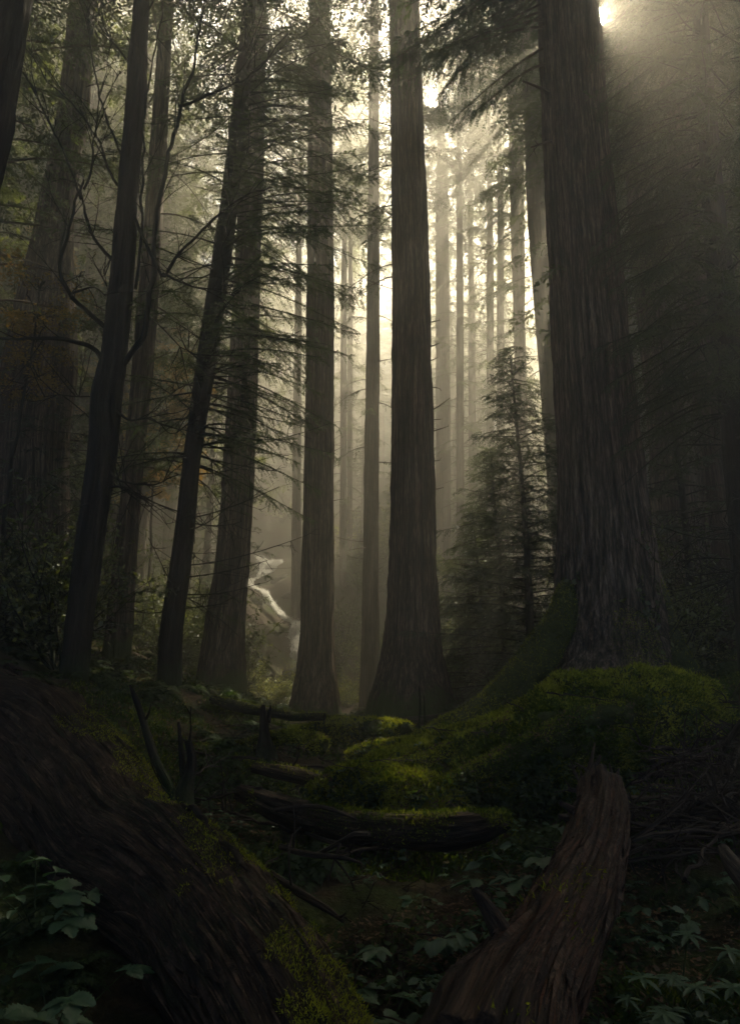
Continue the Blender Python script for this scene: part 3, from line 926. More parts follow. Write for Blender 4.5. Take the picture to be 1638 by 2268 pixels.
# near black trunk with bare limbs
T5 = Trunk([(1525, 134, 196), (1480, 137, 195), (1300, 156, 215), (1000, 196, 258), (880, 204, 268), (775, 228, 281), (580, 248, 296), (400, 265, 306), (200, 282, 322), (0, 297, 329)], 9.0, 24)
b = T5.base
root5 = empty('bare_tree', b, 'nearest black trunk with forked bare limbs on the left', 'tree')
gt, gl = Geo(), Geo()
trunk_tube(gt, T5, 5, 72, 0.024, 0.045, 0.06, 0.05, 5000)
r = rng(51)
limbs = [
    ([(232, 812, 9.0), (205, 770, 8.9), (150, 752, 8.7), (80, 748, 8.5), (-40, 752, 8.3)], .055),
    ([(245, 735, 9.0), (205, 700, 8.8), (160, 655, 8.6), (137, 600, 8.5), (147, 530, 8.4), (172, 440, 8.3), (186, 400, 8.2)], .05),
    ([(180, 440, 8.3), (165, 395, 8.3), (140, 330, 8.2), (100, 250, 8.2), (50, 140, 8.1)], .026),
    ([(186, 420, 8.3), (205, 370, 8.2), (208, 310, 8.1), (215, 250, 8.0)], .022),
    ([(160, 650, 8.6), (210, 640, 8.5), (240, 660, 8.5), (230, 600, 8.5)], .02),
    ([(262, 590, 9.0), (235, 560, 8.9), (205, 520, 8.9), (185, 450, 8.8), (182, 400, 8.8)], .04),
    ([(268, 420, 9.0), (245, 385, 8.9), (210, 300, 8.8), (165, 240, 8.7), (110, 180, 8.6), (50, 95, 8.5)], .03),
    ([(272, 350, 9.0), (250, 300, 9.2), (225, 220, 9.3), (200, 100, 9.4), (190, -40, 9.5)], .026),
    ([(285, 140, 9.0), (265, 110, 8.8), (230, 60, 8.7), (205, -40, 8.6)], .026),
    ([(268, 815, 9.0), (300, 770, 8.9), (322, 740, 8.8), (335, 640, 8.8), (352, 460, 8.8), (385, 300, 8.8), (425, 150, 8.8), (455, -20, 8.8)], .062),
    ([(300, 640, 9.0), (312, 530, 8.9), (318, 330, 8.9), (320, 240, 8.9), (338, 140, 8.9), (372, -30, 8.9)], .032),
    ([(292, 470, 9.0), (320, 535, 8.8), (350, 590, 8.6), (362, 606, 8.5), (395, 560, 8.4), (460, 500, 8.2), (530, 440, 8.0), (600, 410, 7.8)], .04),
    ([(398, 235, 8.8), (440, 222, 8.6), (500, 195, 8.3), (560, 160, 8.0), (640, 70, 7.8)], .03),
    ([(362, 606, 8.5), (400, 625, 8.3), (450, 640, 8.2), (520, 650, 8.1)], .022),
    ([(250, 905, 9.0), (290, 930, 8.8), (330, 925, 8.7), (380, 960, 8.6), (420, 940, 8.5)], .024),
    ([(240, 1040, 9.0), (270, 1065, 8.8), (340, 1075, 8.6), (395, 1050, 8.5)], .026),
    ([(235, 1080, 9.0), (285, 1080, 8.8), (315, 1105, 8.7), (360, 1090, 8.6)], .02),
    ([(215, 878, 9.0), (160, 876, 8.9), (100, 880, 8.8)], .014),
    ([(330, 700, 8.8), (400, 760, 8.6), (450, 800, 8.4)], .014),
    ([(305, 60, 9.0), (340, 10, 8.9), (380, -60, 8.8)], .022),
]
for k, (pl, rd) in enumerate(limbs):
    w = spline(np.array([P(a, c, d) for a, c, d in pl]), 0.08)
    w = w + 0.085 * np.stack([fbm(w * 3.2 + 5 * j_, 400 + k + j_, 3) for j_ in range(3)], 1) * np.linspace(0, 1, len(w))[:, None] ** .4
    s = np.linspace(0, 1, len(w))
    tube(gt, w, .55 * rd * (1.25 - 0.85 * s), 10, 70 + k, 0.006, 0.03, 0.5, 0.12, 2.0, cap=True)
    bare_twigs(gt, r, w, 0.008, 8, 0.9, 2, 0.2, 0.35, 4)
dress(T5, gl, gt, 45, 13.5, 23.5, 34, lambda t: 3.2 * (1 - 0.6 * t), **HIGH)
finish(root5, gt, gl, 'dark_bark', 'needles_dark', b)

# hemlock with layered branches
T6 = Trunk([(1495, 349, 402), (1400, 355, 405), (1200, 385, 428), (1000, 408, 446), (775, 440, 483), (500, 482, 521), (250, 514, 550), (0, 541, 566)], 11.0, 27)
b = T6.base
root6 = empty('hemlock_tree', b, 'dark hemlock with layered needle branches, second black trunk from the left slope', 'tree')
gt, gl = Geo(), Geo()
trunk_tube(gt, T6, 6, 64, 0.018, 0.045, 0.06, 0.04)
dress(T6, gl, gt, 46, 4.6, 13.5, 150, lambda t: 1.65 + 0.6 * math.sin(t * 3.1), (-0.25, 0.15), (0.1, 0.4), az=lambda q: q.choice([q.normal(0.0, 0.7), q.uniform(0, 6.28), q.normal(-0.5, .5)]), r0=0.016, bare=0.12, **HEM)
dress(T6, gl, gt, 47, 13.5, 26.5, 46, lambda t: 2.8 * (1 - 0.7 * t), **HIGH)
r = rng(61)
for k in range(34):      # dead lower branches with fine twigs
    z = r.uniform(2.2, 6.5)
    a = r.normal(0.1, 0.9) if r.random() < .65 else r.uniform(0, 6.28)
    q = stub(gt, r, T6.c(z), (math.cos(a), math.sin(a) * .8, r.uniform(-.35, .15)), r.uniform(.8, 1.9), 0.014, 0.3)
    bare_twigs(gt, r, q, 0.0055, 7, 0.55, 1, 0.2, -0.05, 3)
    if r.random() < .35:
        foliage_branch(gl, None, r, q[3], a, 0.7, -.1, .3, **dict(HEM, bare=.3, twig_len=.25))
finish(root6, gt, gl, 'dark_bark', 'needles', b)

# black trunk cut by the top left corner
T10 = Trunk([(900, -330, -160), (360, -160, -2), (200, -120, 26), (90, -85, 46), (0, -60, 62)], 5.2, 22)
b = T10.base
root10 = empty('bare_tree', b, 'black mossy trunk cut off by the upper left corner', 'tree')
gt, gl = Geo(), Geo()
trunk_tube(gt, T10, 9, 80, 0.03, 0.05, 0.08, 0.05)
dress(T10, gl, gt, 49, 10.5, 21, 40, lambda t: 3.4 * (1 - 0.6 * t), **HIGH)
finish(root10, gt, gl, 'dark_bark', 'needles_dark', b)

# drooping dark fir at the right edge
T15 = Trunk([(1480, 1640, 1740), (1000, 1605, 1685), (775, 1580, 1650), (500, 1560, 1606), (220, 1545, 1580), (0, 1535, 1562)], 9.2, 26)
b = T15.base
root15 = empty('fir_tree', b, 'dark drooping fir filling the right edge', 'tree')
gt, gl = Geo(), Geo()
trunk_tube(gt, T15, 15, 56, 0.018, 0.05, 0.06, 0.04)
dress(T15, gl, gt, 50, 4.8, 13.0, 210, lambda t: 1.6 - 0.3 * t, (-0.3, 0.1), (0.3, 0.65), r0=0.016, az=lambda q: q.choice([q.normal(3.3, .6), q.uniform(0, 6.28), q.normal(3.9, .5)]), **dict(HEM, hang=0.55, twig_len=0.5))
dress(T15, gl, gt, 52, 13.0, 25.5, 60, lambda t: 3.0 * (1 - 0.7 * t), **HIGH)
r = rng(66)
for k in range(22):
    z = r.uniform(2.5, 5.5)
    a = r.uniform(2.2, 4.4)
    q = stub(gt, r, T15.c(z), (math.cos(a), math.sin(a), r.uniform(-.3, .3)), r.uniform(.7, 1.5), 0.012, 0.3)
    bare_twigs(gt, r, q, 0.005, 6, 0.5, 1, 0.2, 0.0, 3)
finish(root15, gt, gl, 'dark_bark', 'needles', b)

# young spruce between the straight cedar and the largest cedar
def spruce(base, H, L0, n, seed, label, lean=0.0, kw=HEM_MID, leaf='needles', z_low=0.25):
    r_ = rng(seed)
    rt_ = empty('spruce_tree', base, label, 'tree')
    g, l_ = Geo(), Geo()
    s = np.linspace(0, 1, 30)
    path = base + np.stack([0.08 * np.sin(s * 4) + lean * s, 0.05 * np.sin(s * 3 + 1), s * H - 0.2], 1)
    tube(g, path, 0.013 * H * (1 - s) + 0.012, 12, seed, 0.006, 0.04, 0.5, 0.05)
    for i in range(n):
        t = (i + r_.random()) / n
        z = z_low + (H - z_low) * t
        c = np.array([np.interp(z + base[2], path[:, 2], path[:, 0]), np.interp(z + base[2], path[:, 2], path[:, 1]), z + base[2]])
        foliage_branch(l_, g, r_, c, i * 2.399 + r_.uniform(-.4, .4), L0 * (1.06 - t) ** 0.85 * r_.uniform(.4, 1.35), r_.uniform(-.1, .35) * (0.5 + t), r_.uniform(.05, .3), r0=0.014, **kw)
    finish(rt_, g, l_, 'dark_bark', leaf, base)

bx = P(1172, 1500, 13.2)
spruce(np.array([bx[0], 13.2, float(ground(bx[0], 13.2))]), 7.4, 2.2, 215, 71, 'young dense spruce against the left side of the largest cedar')
bx = P(1065, 1500, 15.0)
spruce(np.array([bx[0], 15.0, float(ground(bx[0], 15.0))]), 4.6, 1.7, 120, 72, 'low young spruce in shade at the left foot of the taller young spruce', leaf='shrub')
bx = P(1112, 1500, 14.2)
spruce(np.array([bx[0], 14.2, float(ground(bx[0], 14.2))]), 5.7, 1.8, 150, 76, 'medium young spruce half hidden behind the taller young spruce')
bx = P(1545, 1500, 12.0)
spruce(np.array([bx[0], 12.0, float(ground(bx[0], 12.0))]), 6.5, 1.7, 90, 73, 'shadowy young spruce right of the largest cedar', leaf='needles_dark')
bx = P(40, 1400, 12.0)
spruce(np.array([bx[0], 12.0, float(ground(bx[0], 12.0))]), 5.4, 1.8, 100, 74, 'shadowy bushy spruce low on the left edge of the slope', leaf='needles_dark')
bx = P(455, 1500, 19.0)
spruce(np.array([bx[0], 19.0, float(ground(bx[0], 19.0))]), 2.6, 1.0, 50, 75, 'small spruce at the left foot of the broad brown cedar', leaf='shrub')

# ------------------------------------------------------------------ forest behind: whole conifers, copied one by one
ARCH = [
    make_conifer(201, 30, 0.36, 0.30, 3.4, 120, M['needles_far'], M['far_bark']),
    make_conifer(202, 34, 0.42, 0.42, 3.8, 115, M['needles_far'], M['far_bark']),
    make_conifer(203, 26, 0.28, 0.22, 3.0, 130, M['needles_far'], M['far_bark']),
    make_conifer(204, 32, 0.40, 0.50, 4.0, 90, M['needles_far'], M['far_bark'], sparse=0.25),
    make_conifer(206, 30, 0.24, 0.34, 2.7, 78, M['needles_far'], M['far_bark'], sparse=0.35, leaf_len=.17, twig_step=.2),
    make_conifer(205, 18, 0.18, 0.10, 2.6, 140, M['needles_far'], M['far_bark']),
]
ARCH[4], ARCH[5] = ARCH[5], ARCH[4]      # 4: small tree, 5: thin open crown
USED = set()
def plant(k, x, y, s, rz, label, group):
    z = float(ground(x, y)) - 0.05
    s = min(s, (48.5 - z) / (30, 34, 26, 32, 18, 30)[k])
    if k not in USED:
        USED.add(k)
        o = ARCH[k]
        o.location = (x, y, z); o.rotation_euler = (0, 0, rz); o.scale = (s, s, s)
        o['label'] = label; o['group'] = group
    else:
        o = copy_tree(ARCH[k], (x, y, z), rz, s, label, group)
    # a tree that reaches into a canopy gap gets its own crown with the leaves there left out
    Cr = CROWN[ARCH[k].name].reshape(-1, 4, 3)
    mid = Cr.mean(1)
    c_, s_ = math.cos(rz), math.sin(rz)
    W = np.stack([mid[:, 0] * c_ - mid[:, 1] * s_, mid[:, 0] * s_ + mid[:, 1] * c_, mid[:, 2]], 1) * s + np.array([x, y, z])
    hole = in_gap(W)
    if hole.any():
        g = Geo()
        g.quads(Cr[~hole])
        me = g.mesh('crown', M['needles_far'])
        for ch in (o.children if o.children else []):
            if ch.name.startswith('crown'):
                ch.data = me
    return o

r = rng(900)
GR = {
    'left': ('tall conifer in the dim crowded wood on the left slope', 'conifers on the left slope'),
    'mid': ('hazy conifer on the far slope in the bright misty gap', 'conifers in the misty gap'),
    'right': ('conifer in the shadowed wood right of the largest cedar', 'conifers in the wood on the right'),
}
# sunlight has to reach the lower part of the misty gap: trees that would shade it are left out
LOWGAP = np.array([P(a_, b_, c_) for a_ in (680, 790, 900, 1010, 1100) for b_ in (800, 1000, 1200, 1400) for c_ in (19, 23, 27, 31)])
LOWGAP = LOWGAP[LOWGAP[:, 2] > ground(LOWGAP[:, 0], LOWGAP[:, 1]) + .5]
def shades(x, y, h, rad):
    z = float(ground(x, y))
    a0 = 0.925 * (x - LOWGAP[:, 0]) - 0.381 * (y - LOWGAP[:, 1])
    t = ((x - LOWGAP[:, 0]) * SUN[0] + (y - LOWGAP[:, 1]) * SUN[1]) / (SUN[0] ** 2 + SUN[1] ** 2)
    zz = LOWGAP[:, 2] + t * SUN[2]
    return int(((t > 0) & (np.abs(a0) < rad) & (zz < z + h)).sum())
SPOTS = []
def ok_spot(x, y, dmin):
    return all((x - a) ** 2 + (y - b_) ** 2 > dmin ** 2 for a, b_ in SPOTS)
tries = 0
while len(SPOTS) < 96 and tries < 6000:
    tries += 1
    y = 19 + 50 * r.random() ** 1.15
    x = r.uniform(-0.72, 0.72) * y
    px = PW / 2 + FPX * x / y * 0.95
    if creek_dist(x, y) < 1.6: continue
    if 500 < px < 800 and y < 40: continue                  # view to the waterfall
    if 800 <= px < 1190 and y < 38: continue                # the open misty gap
    a_ = 0.925 * x - 0.381 * y
    if -20.5 < a_ < -14.5 and 34 < y < 62: continue         # sunlight for the waterfall
    if -12.0 < a_ < -3.3 and y < 57: continue               # the sunlit opening
    if not ok_spot(x, y, 2.6 + 0.03 * y): continue
    SPOTS.append((x, y))
    if shades(x, y, 30, 2.2) > 3: SPOTS.pop(); continue
    zone = 'left' if px < 640 else ('mid' if px < 1200 else 'right')
    k = int(r.choice([0, 1, 2, 3, 4], p=[.26, .22, .22, .14, .16]))
    plant(k, x, y, r.uniform(0.8, 1.15), r.uniform(0, 6.28), *GR[zone])

# the foliage wall that closes the bright gap, far enough back to leave the light in
n0, tries = len(SPOTS), 0
while len(SPOTS) < n0 + 75 and tries < 4000:
    tries += 1
    y = r.uniform(56, 80)
    x = r.uniform(-0.4, 0.36) * y
    if not ok_spot(x, y, 2.4): continue
    SPOTS.append((x, y))
    top = 4 + 1.13 * (y - 30) - float(ground(x, y))
    k = int(r.choice([0, 2, 4, 3]))
    s_ = min(r.uniform(.8, 1.15), top / (30, 34, 26, 32, 18, 30)[k])
    if s_ < .3 or shades(x, y, s_ * (30, 34, 26, 32, 18, 30)[k], 1.8) > 6: SPOTS.pop(); continue
    plant(k, x, y, s_, r.uniform(0, 6.28), 'pale conifer in the farthest row closing the misty gap', 'farthest conifers closing the misty gap')
for x, y, k in [(5.6, 43, 5), (7.4, 46, 5), (9.6, 44, 5), (11.4, 49, 5), (8.8, 52, 5), (6.2, 50, 5), (13.0, 54, 5), (10.6, 56, 5), (4.4, 48, 5), (12.4, 45.5, 5)]:
    SPOTS.append((x, y))
    plant(k, x, y, r.uniform(.8, .95), r.uniform(0, 6.28), 'thin open crowned conifer deep in the bright misty gap', 'thin conifers in the bright gap')
n0, tries = len(SPOTS), 0
while len(SPOTS) < n0 + 26 and tries < 4000:
    tries += 1
    y = r.uniform(34, 56)
    x = r.uniform(-0.02, 0.27) * y
    if creek_dist(x, y) < 2 or not ok_spot(x, y, 3) or -20.5 < 0.925 * x - 0.381 * y < -14.5: continue
    SPOTS.append((x, y))
    if shades(x, y, 9, 1.2) > 9: SPOTS.pop(); continue
    plant(4, x, y, r.uniform(.3, .6), r.uniform(0, 6.28), 'small young conifer on the sunlit slope in the misty gap', 'young conifers in the misty gap')

n0, tries = len(SPOTS), 0  # extra conifers at right, added to block sun from the near haze
while len(SPOTS) < n0 + 22 and tries < 4000:
    tries += 1
    y = r.uniform(11, 36)
    a_ = r.uniform(0.9, 9)
    x = (a_ + .381 * y) / .925
    if not ok_spot(x, y, 2.0): continue
    SPOTS.append((x, y))
    plant(int(r.choice([0, 1, 2, 2])), x, y, r.uniform(.85, 1.1), r.uniform(0, 6.28), *GR['right'])

n0, tries = len(SPOTS), 0
while len(SPOTS) < n0 + 52 and tries < 4000:
    tries += 1
    y = r.uniform(9, 44)
    x = r.uniform(-1.05, -0.30) * y - 1
    px = PW / 2 + FPX * x / y * 0.95
    if not ok_spot(x, y, 1.9) or creek_dist(x, y) < 2 or (480 < px < 640): continue
    if y < 23 and px > -60: continue
    if -20.5 < 0.925 * x - 0.381 * y < -14.5 and y > 34: continue
    SPOTS.append((x, y))
    plant(int(r.choice([0, 1, 2, 2])), x, y, r.uniform(.85, 1.1), r.uniform(0, 6.28), *GR['left'])
n0, tries = len(SPOTS), 0
while len(SPOTS) < n0 + 14 and tries < 2000:
    tries += 1
    y = r.uniform(60, 79)
    x = r.uniform(-.12, .14) * y
    if not ok_spot(x, y, 1.6): continue
    SPOTS.append((x, y))
    plant(4, x, y, r.uniform(.5, .8), r.uniform(0, 6.28), 'pale conifer in the farthest row closing the misty gap', 'farthest conifers closing the misty gap')

for x in np.arange(-22, 24, 1.7):
    plant(4, x + r.normal(0, .3), 77.5 + r.normal(0, 1.2), r.uniform(.6, .95), r.uniform(0, 6.28), 'pale conifer in the farthest row closing the misty gap', 'farthest conifers closing the misty gap')

# unseen tall trees added beyond the frame to cut skylight in the hollow
for k, (x, y) in enumerate([(-5.5, 1.5), (-7.5, 6.5), (5.8, 2.5), (8.0, 6.0), (9.5, 11), (-10.5, 11), (3.0, -4), (-3.5, -4.5), (7.5, -4), (-8.5, -3.5), (0, -8), (5, -10), (-6, -10), (12, 0), (-13, 3), (11, -9), (-12, -9), (13, 7), (-15, 10), (2.5, -6.5), (-2.5, -10.5), (2.2, -11), (-8, -6.5), (8, -7), (-5, -3), (5, -6), (-1, -5), (15, -2), (-16, -2), (-10, 6), (10, 2.5), (-4.2, 0.2), (4.4, 0.0)]):
    plant([0, 1, 3, 1][k % 4], x, y, r.uniform(.9, 1.1), r.uniform(0, 6.28), 'tall conifer outside the view added to cut skylight over the hollow', 'added canopy trees around the hollow')

# ------------------------------------------------------------------ waterfall, pool and rocks
def ribbon(rows, g, sub=14, seed=0, bulge=0.12):
    """rows: (px_left, px_right, py, d) top to bottom"""
    A = np.array([[*P(a - .06 * (b_ - a), py, d), *P(b_ + .06 * (b_ - a), py, d)] for a, b_, py, d in rows])
    w = spline(A, 0.14)
    u = np.linspace(0, 1, sub)
    V = w[:, None, :3] * (1 - u)[None, :, None] + w[:, None, 3:] * u[None, :, None]
    s = np.concatenate([[0], np.cumsum(np.linalg.norm(np.diff(w[:, :3], axis=0), axis=1))])
    V[..., 1] -= bulge * np.sin(np.pi * u)[None, :] + 0.10 * fbm(V * np.array([3, 3, .8]), seed, 3)
    V[..., 0] += 0.10 * vnoise(V * 6.5, seed + 8) * (np.abs(u - .5) * 2)[None, :] ** 3
    V[..., 0] += 0.22 * vnoise(V * 1.5, seed + 3) * (np.abs(u - .5) * 2)[None, :] ** 2
    tc = np.stack([np.repeat(u[None] * 2.2, len(w), 0), np.repeat(s[:, None], sub, 1), np.zeros(V.shape[:2])], -1)
    m, n = V.shape[:2]
    D = np.broadcast_to(np.array([0, -.6, .8]), V.shape)
    slivers(g, V, D, m * 26, rng(seed + 40), 4, (.006, .028), .06)      # strands of falling water
    i = np.arange(m - 1)[:, None] * n
    j = np.arange(n - 1)[None]
    g.add(V.reshape(-1, 3), np.stack([i + j, i + n + j, i + n + j + 1, i + j + 1], -1).reshape(-1, 4), None, tc.reshape(-1, 3))

gw = Geo()
ribbon([(562, 577, 1232, 37.2), (566, 590, 1244, 36.7), (570, 601, 1262, 36.1), (573, 596, 1271, 35.7), (566, 584, 1277, 35.2), (556, 573, 1282, 34.8)], gw, 16, 1)
ribbon([(600, 621, 1240, 37.0), (593, 614, 1252, 36.5), (585, 603, 1266, 36.0)], gw, 10, 2)
ribbon([(558, 573, 1281, 34.7), (549, 563, 1296, 34.0), (557, 571, 1306, 33.5), (573, 594, 1314, 33.0), (585, 604, 1325, 32.5), (594, 609, 1338, 32.1), (604, 616, 1352, 31.7), (617, 629, 1365, 31.2), (630, 650, 1374, 30.8), (640, 668, 1379, 30.5)], gw, 14, 3)
ribbon([(640, 670, 1378, 30.5), (645, 672, 1398, 29.9), (648, 672, 1424, 29.2), (651, 670, 1448, 28.6), (652, 672, 1466, 28.2)], gw, 14, 4)
WV = np.vstack(gw.V)
r = rng(12)
p = WV[r.integers(0, len(WV), 12000)] + r.normal(0, .035, (12000, 3)) + np.array([0, -.03, .04])
ll = r.uniform(.02, .05, len(p))
q4 = leaf_quads(p, norm(r.normal(0, 1, p.shape) + [0, -.3, -.8]), ll * .3, ll, norm(r.normal(0, 1, p.shape)))
gw.add(q4.reshape(-1, 3), np.arange(4 * len(p)).reshape(-1, 4), None, np.repeat(r.uniform(0, 5, (len(p), 3)), 4, 0))
water = gw.build('waterfall', M['water'], smooth=True)
tag(water, 'white waterfall tumbling over dark rocks between two cedars', 'waterfall', kind='structure')
gc = Geo()
ribbon([(632, 655, 1535, 23.4), (622, 652, 1548, 22.8), (604, 650, 1558, 22.2), (590, 650, 1566, 21.8)], gc, 12, 5, 0.03)
tag(gc.build('stream', M['water'], smooth=True), kind='structure')

def boulder(c, R3, seed, label, group=None, mat='rock', n=26, moss=0):
    u = np.linspace(0, np.pi, n)
    v = np.linspace(0, 2 * np.pi, 2 * n, endpoint=False)
    d = np.stack([np.sin(u)[:, None] * np.cos(v)[None], np.sin(u)[:, None] * np.sin(v)[None], np.repeat(np.cos(u)[:, None], 2 * n, 1)], -1)
    q = d * 1.0
    k = 1 + 0.45 * fbm(q * 1.5 + seed * 7.7, seed, 3) + 0.16 * np.round(2 * vnoise(q * 2.6 + seed, seed + 2)) * 0.5 + 0.05 * vnoise(q * 9, seed)
    V = (d * k[..., None] * np.array(R3)).reshape(-1, 3) + c
    i = np.arange(n - 1)[:, None] * 2 * n
    j = np.arange(2 * n)[None]
    j2 = (j + 1) % (2 * n)
    g = Geo()
    g.add(V, np.stack([i + j, i + 2 * n + j, i + 2 * n + j2, i + j2], -1).reshape(-1, 4))
    o = g.build('boulder', M[mat], base=tuple(c), smooth=True)
    tag(o, label, 'rock', group)
    if moss:
        tf = Geo()
        grid = V.reshape(n, 2 * n, 3)
        sp, sn = surf_samples(grid[::-1], 3, seed)
        tufts_on(tf, rng(seed), sp, sn, moss, (0.03, 0.08), keep=lambda p, q: (q[:, 2] > 0.0) & (vnoise(p * 2, seed) > -0.3))
        if tf.n:
            tag(tf.build('moss', M['moss'], o, tuple(c)), kind='stuff')
    return o

for k, (px, py, d, R3, lab, ms) in enumerate([
    (535, 1268, 37.2, (1.0, .8, 1.1), 'dark wet rock left of the upper fall', 400),
    (655, 1306, 35.6, (1.3, .8, .9), 'broad dark rock beneath the forked upper fall', 500),
    (655, 1262, 38.0, (1.0, .9, .6), 'dark rock at the right end of the forked upper fall', 300),
    (672, 1345, 33.4, (1.1, .8, .9), 'dark mossy rock right of the slanting cascade', 500),
    (560, 1388, 33.0, (1.2, .9, 1.3), 'tall dark rock face below the slanting cascade', 500),
    (585, 1425, 31.6, (1.0, .6, 1.0), 'dark rock wall left of the lowest fall', 400),
    (555, 1450, 29.8, (1.4, .8, 1.0), 'leaf strewn rock ledge beside the broad brown cedar', 500),
    (606, 1528, 21.4, (.42, .4, .42), 'rounded dark boulder beside the stream', 300),
    (680, 1500, 25.5, (.9, .7, .5), 'low rock in the creek bed behind the straight cedar', 200),
    ]):
    c = P(px, py, d)
    boulder(c, R3, 300 + k, lab, None, 'rock', 24, ms)

# ------------------------------------------------------------------ moss mounds
def mossy_blob(name, rows, label, cat, seed, nt_, nseg=44, Lt=(0.02, 0.055), squash=0.85, mat='moss_base'):
    """rows: (px, py of the crest, d, radius)"""
    r_ = rng(seed)
    w = []
    for px, py, d, rad in rows:
        p = P(px, py, d)
        w.append([p[0], p[1], p[2] - rad * squash - .10 * min(1, rad * 3), rad])
    w = spline(np.array(w), 0.06)
    base = np.array([w[:, 0].mean(), w[:, 1].mean(), float(ground(w[:, 0].mean(), w[:, 1].mean()))])
    g, tf = Geo(), Geo()
    grid, _ = tube(g, w[:, :3], w[:, 3], nseg, seed, 0.04, 0.10, 2.0, 0.36, 3.0)
    sp, sn = surf_samples(grid, 8, seed)
    tufts_on(tf, r_, sp, sn, nt_, Lt, keep=lambda p, q: (q[:, 2] > -0.6) & (vnoise(p * 3.1, seed) + .6 * vnoise(p * 8, seed + 1) > -.5) & (p[:, 2] > ground(p[:, 0], p[:, 1]) - .03))
    o = g.build(name, M[mat], None, base, True)
    tag(o, label, cat)
    tag(tf.build('moss', M['moss'], o, base), kind='stuff')
    lv = Geo()      # small leaves and needles caught in the moss
    n = nt_ // 9
    i = r_.integers(0, len(sp), n)
    k = (sn[i][:, 2] > .2) & (vnoise(sp[i] * 2.4, seed + 3) > .05)
    p, q = sp[i][k], sn[i][k]
    ll = r_.uniform(.012, .04, len(p))
    lv.quads(leaf_quads(p + q * r_.uniform(.01, .035, (len(p), 1)), norm(np.cross(q, r_.normal(0, 1, p.shape)) + q * .2), ll * r_.uniform(.08, .3, len(p)), ll, norm(q + r_.normal(0, .3, q.shape))))
    if lv.n: tag(lv.build('leaf_litter', M['litter'], o, base), kind='stuff')
    hb = Geo()      # herbs hanging on the near face
    i = r_.integers(0, len(sp), nt_ // 6)
    k = (sn[i][:, 1] < .1) & (sn[i][:, 2] < .65) & (sn[i][:, 2] > -.5) & (vnoise(sp[i] * 2.8, seed + 5) > .0)
    p, q = sp[i][k], sn[i][k]
    ll = r_.uniform(.025, .06, len(p))
    hb.quads(leaf_quads(p + q * r_.uniform(.01, .09, (len(p), 1)), norm(q + r_.normal(0, .6, q.shape) + [0, 0, -.5]), ll * .3, ll, norm(q * .5 + r_.normal(0, .4, q.shape) + [0, 0, .8])))
    if hb.n: tag(hb.build('herbs', M['fern'], o, base), kind='stuff')
    return o
mossy_blob('mossy_mound', [(1640, 1680, 7.6, .22), (1575, 1575, 7.4, .36), (1500, 1500, 7.2, .50), (1420, 1482, 7.0, .60), (1330, 1492, 6.9, .58), (1230, 1522, 6.8, .50), (1120, 1562, 6.7, .40), (1010, 1602, 6.6, .30), (920, 1640, 6.5, .22), (850, 1672, 6.4, .14), (800, 1700, 6.3, .07)],
           'big moss covered mound in front of the largest cedar', 'moss mound', 501, 190000, 44, (.025, .075))
mossy_blob('mossy_mound', [(1400, 1640, 6.5, .22), (1330, 1560, 6.45, .36), (1250, 1552, 6.35, .42), (1140, 1600, 6.25, .38), (1040, 1660, 6.1, .28), (960, 1700, 6.0, .18)],
           'moss cushion bulging from the near face of the big mound', 'moss mound', 502, 80000, 44, (.025, .075))
mossy_blob('mossy_mound', [(1000, 1790, 5.7, .2), (950, 1712, 5.8, .24), (880, 1695, 5.85, .28), (800, 1690, 5.9, .27), (730, 1712, 5.9, .22), (680, 1740, 5.9, .12)],
           'low moss hump at the lower left end of the big mound', 'moss mound', 503, 70000, 44, (.025, .07))
mossy_blob('mossy_mound', [(900, 1600, 9.2, .16), (830, 1588, 9.6, .22), (740, 1592, 9.8, .2), (640, 1610, 9.8, .14)],
           'bright green mossy hummock in front of the two straight cedars', 'moss mound', 504, 40000)
mossy_blob('mossy_mound', [(960, 1640, 7.8, .1), (900, 1632, 7.9, .15), (840, 1640, 8.0, .14), (770, 1668, 8.0, .08)],
           'small moss hummock just behind the tip of the big mound', 'moss mound', 505, 24000)

for k, (pl, lab) in enumerate([
    ([(1390, 1560, 6.15, .07), (1290, 1575, 6.05, .085), (1180, 1625, 5.95, .085), (1080, 1680, 5.85, .075), (980, 1725, 5.7, .06), (900, 1765, 5.6, .03)], 'long mossy root winding down the near face of the big mound'),
    ([(1130, 1585, 6.35, .05), (1040, 1625, 6.25, .06), (950, 1672, 6.1, .06), (860, 1700, 5.9, .05), (760, 1745, 5.75, .04), (700, 1790, 5.7, .02)], 'thin mossy root sliding off the left end of the big mound'),
    ([(1500, 1540, 6.75, .05), (1540, 1600, 6.6, .06), (1560, 1660, 6.4, .05), (1600, 1720, 6.2, .03)], 'short mossy root dropping off the right shoulder of the mound'),
    ([(720, 1640, 7.6, .05), (640, 1625, 8.0, .06), (560, 1640, 8.2, .05), (480, 1660, 8.2, .03)], 'mossy root crossing the hollow floor behind the black pointed stump')]):
    mossy_blob('mossy_root', pl, lab, 'root', 540 + k, 16000, 20, (.02, .05), 0.6)

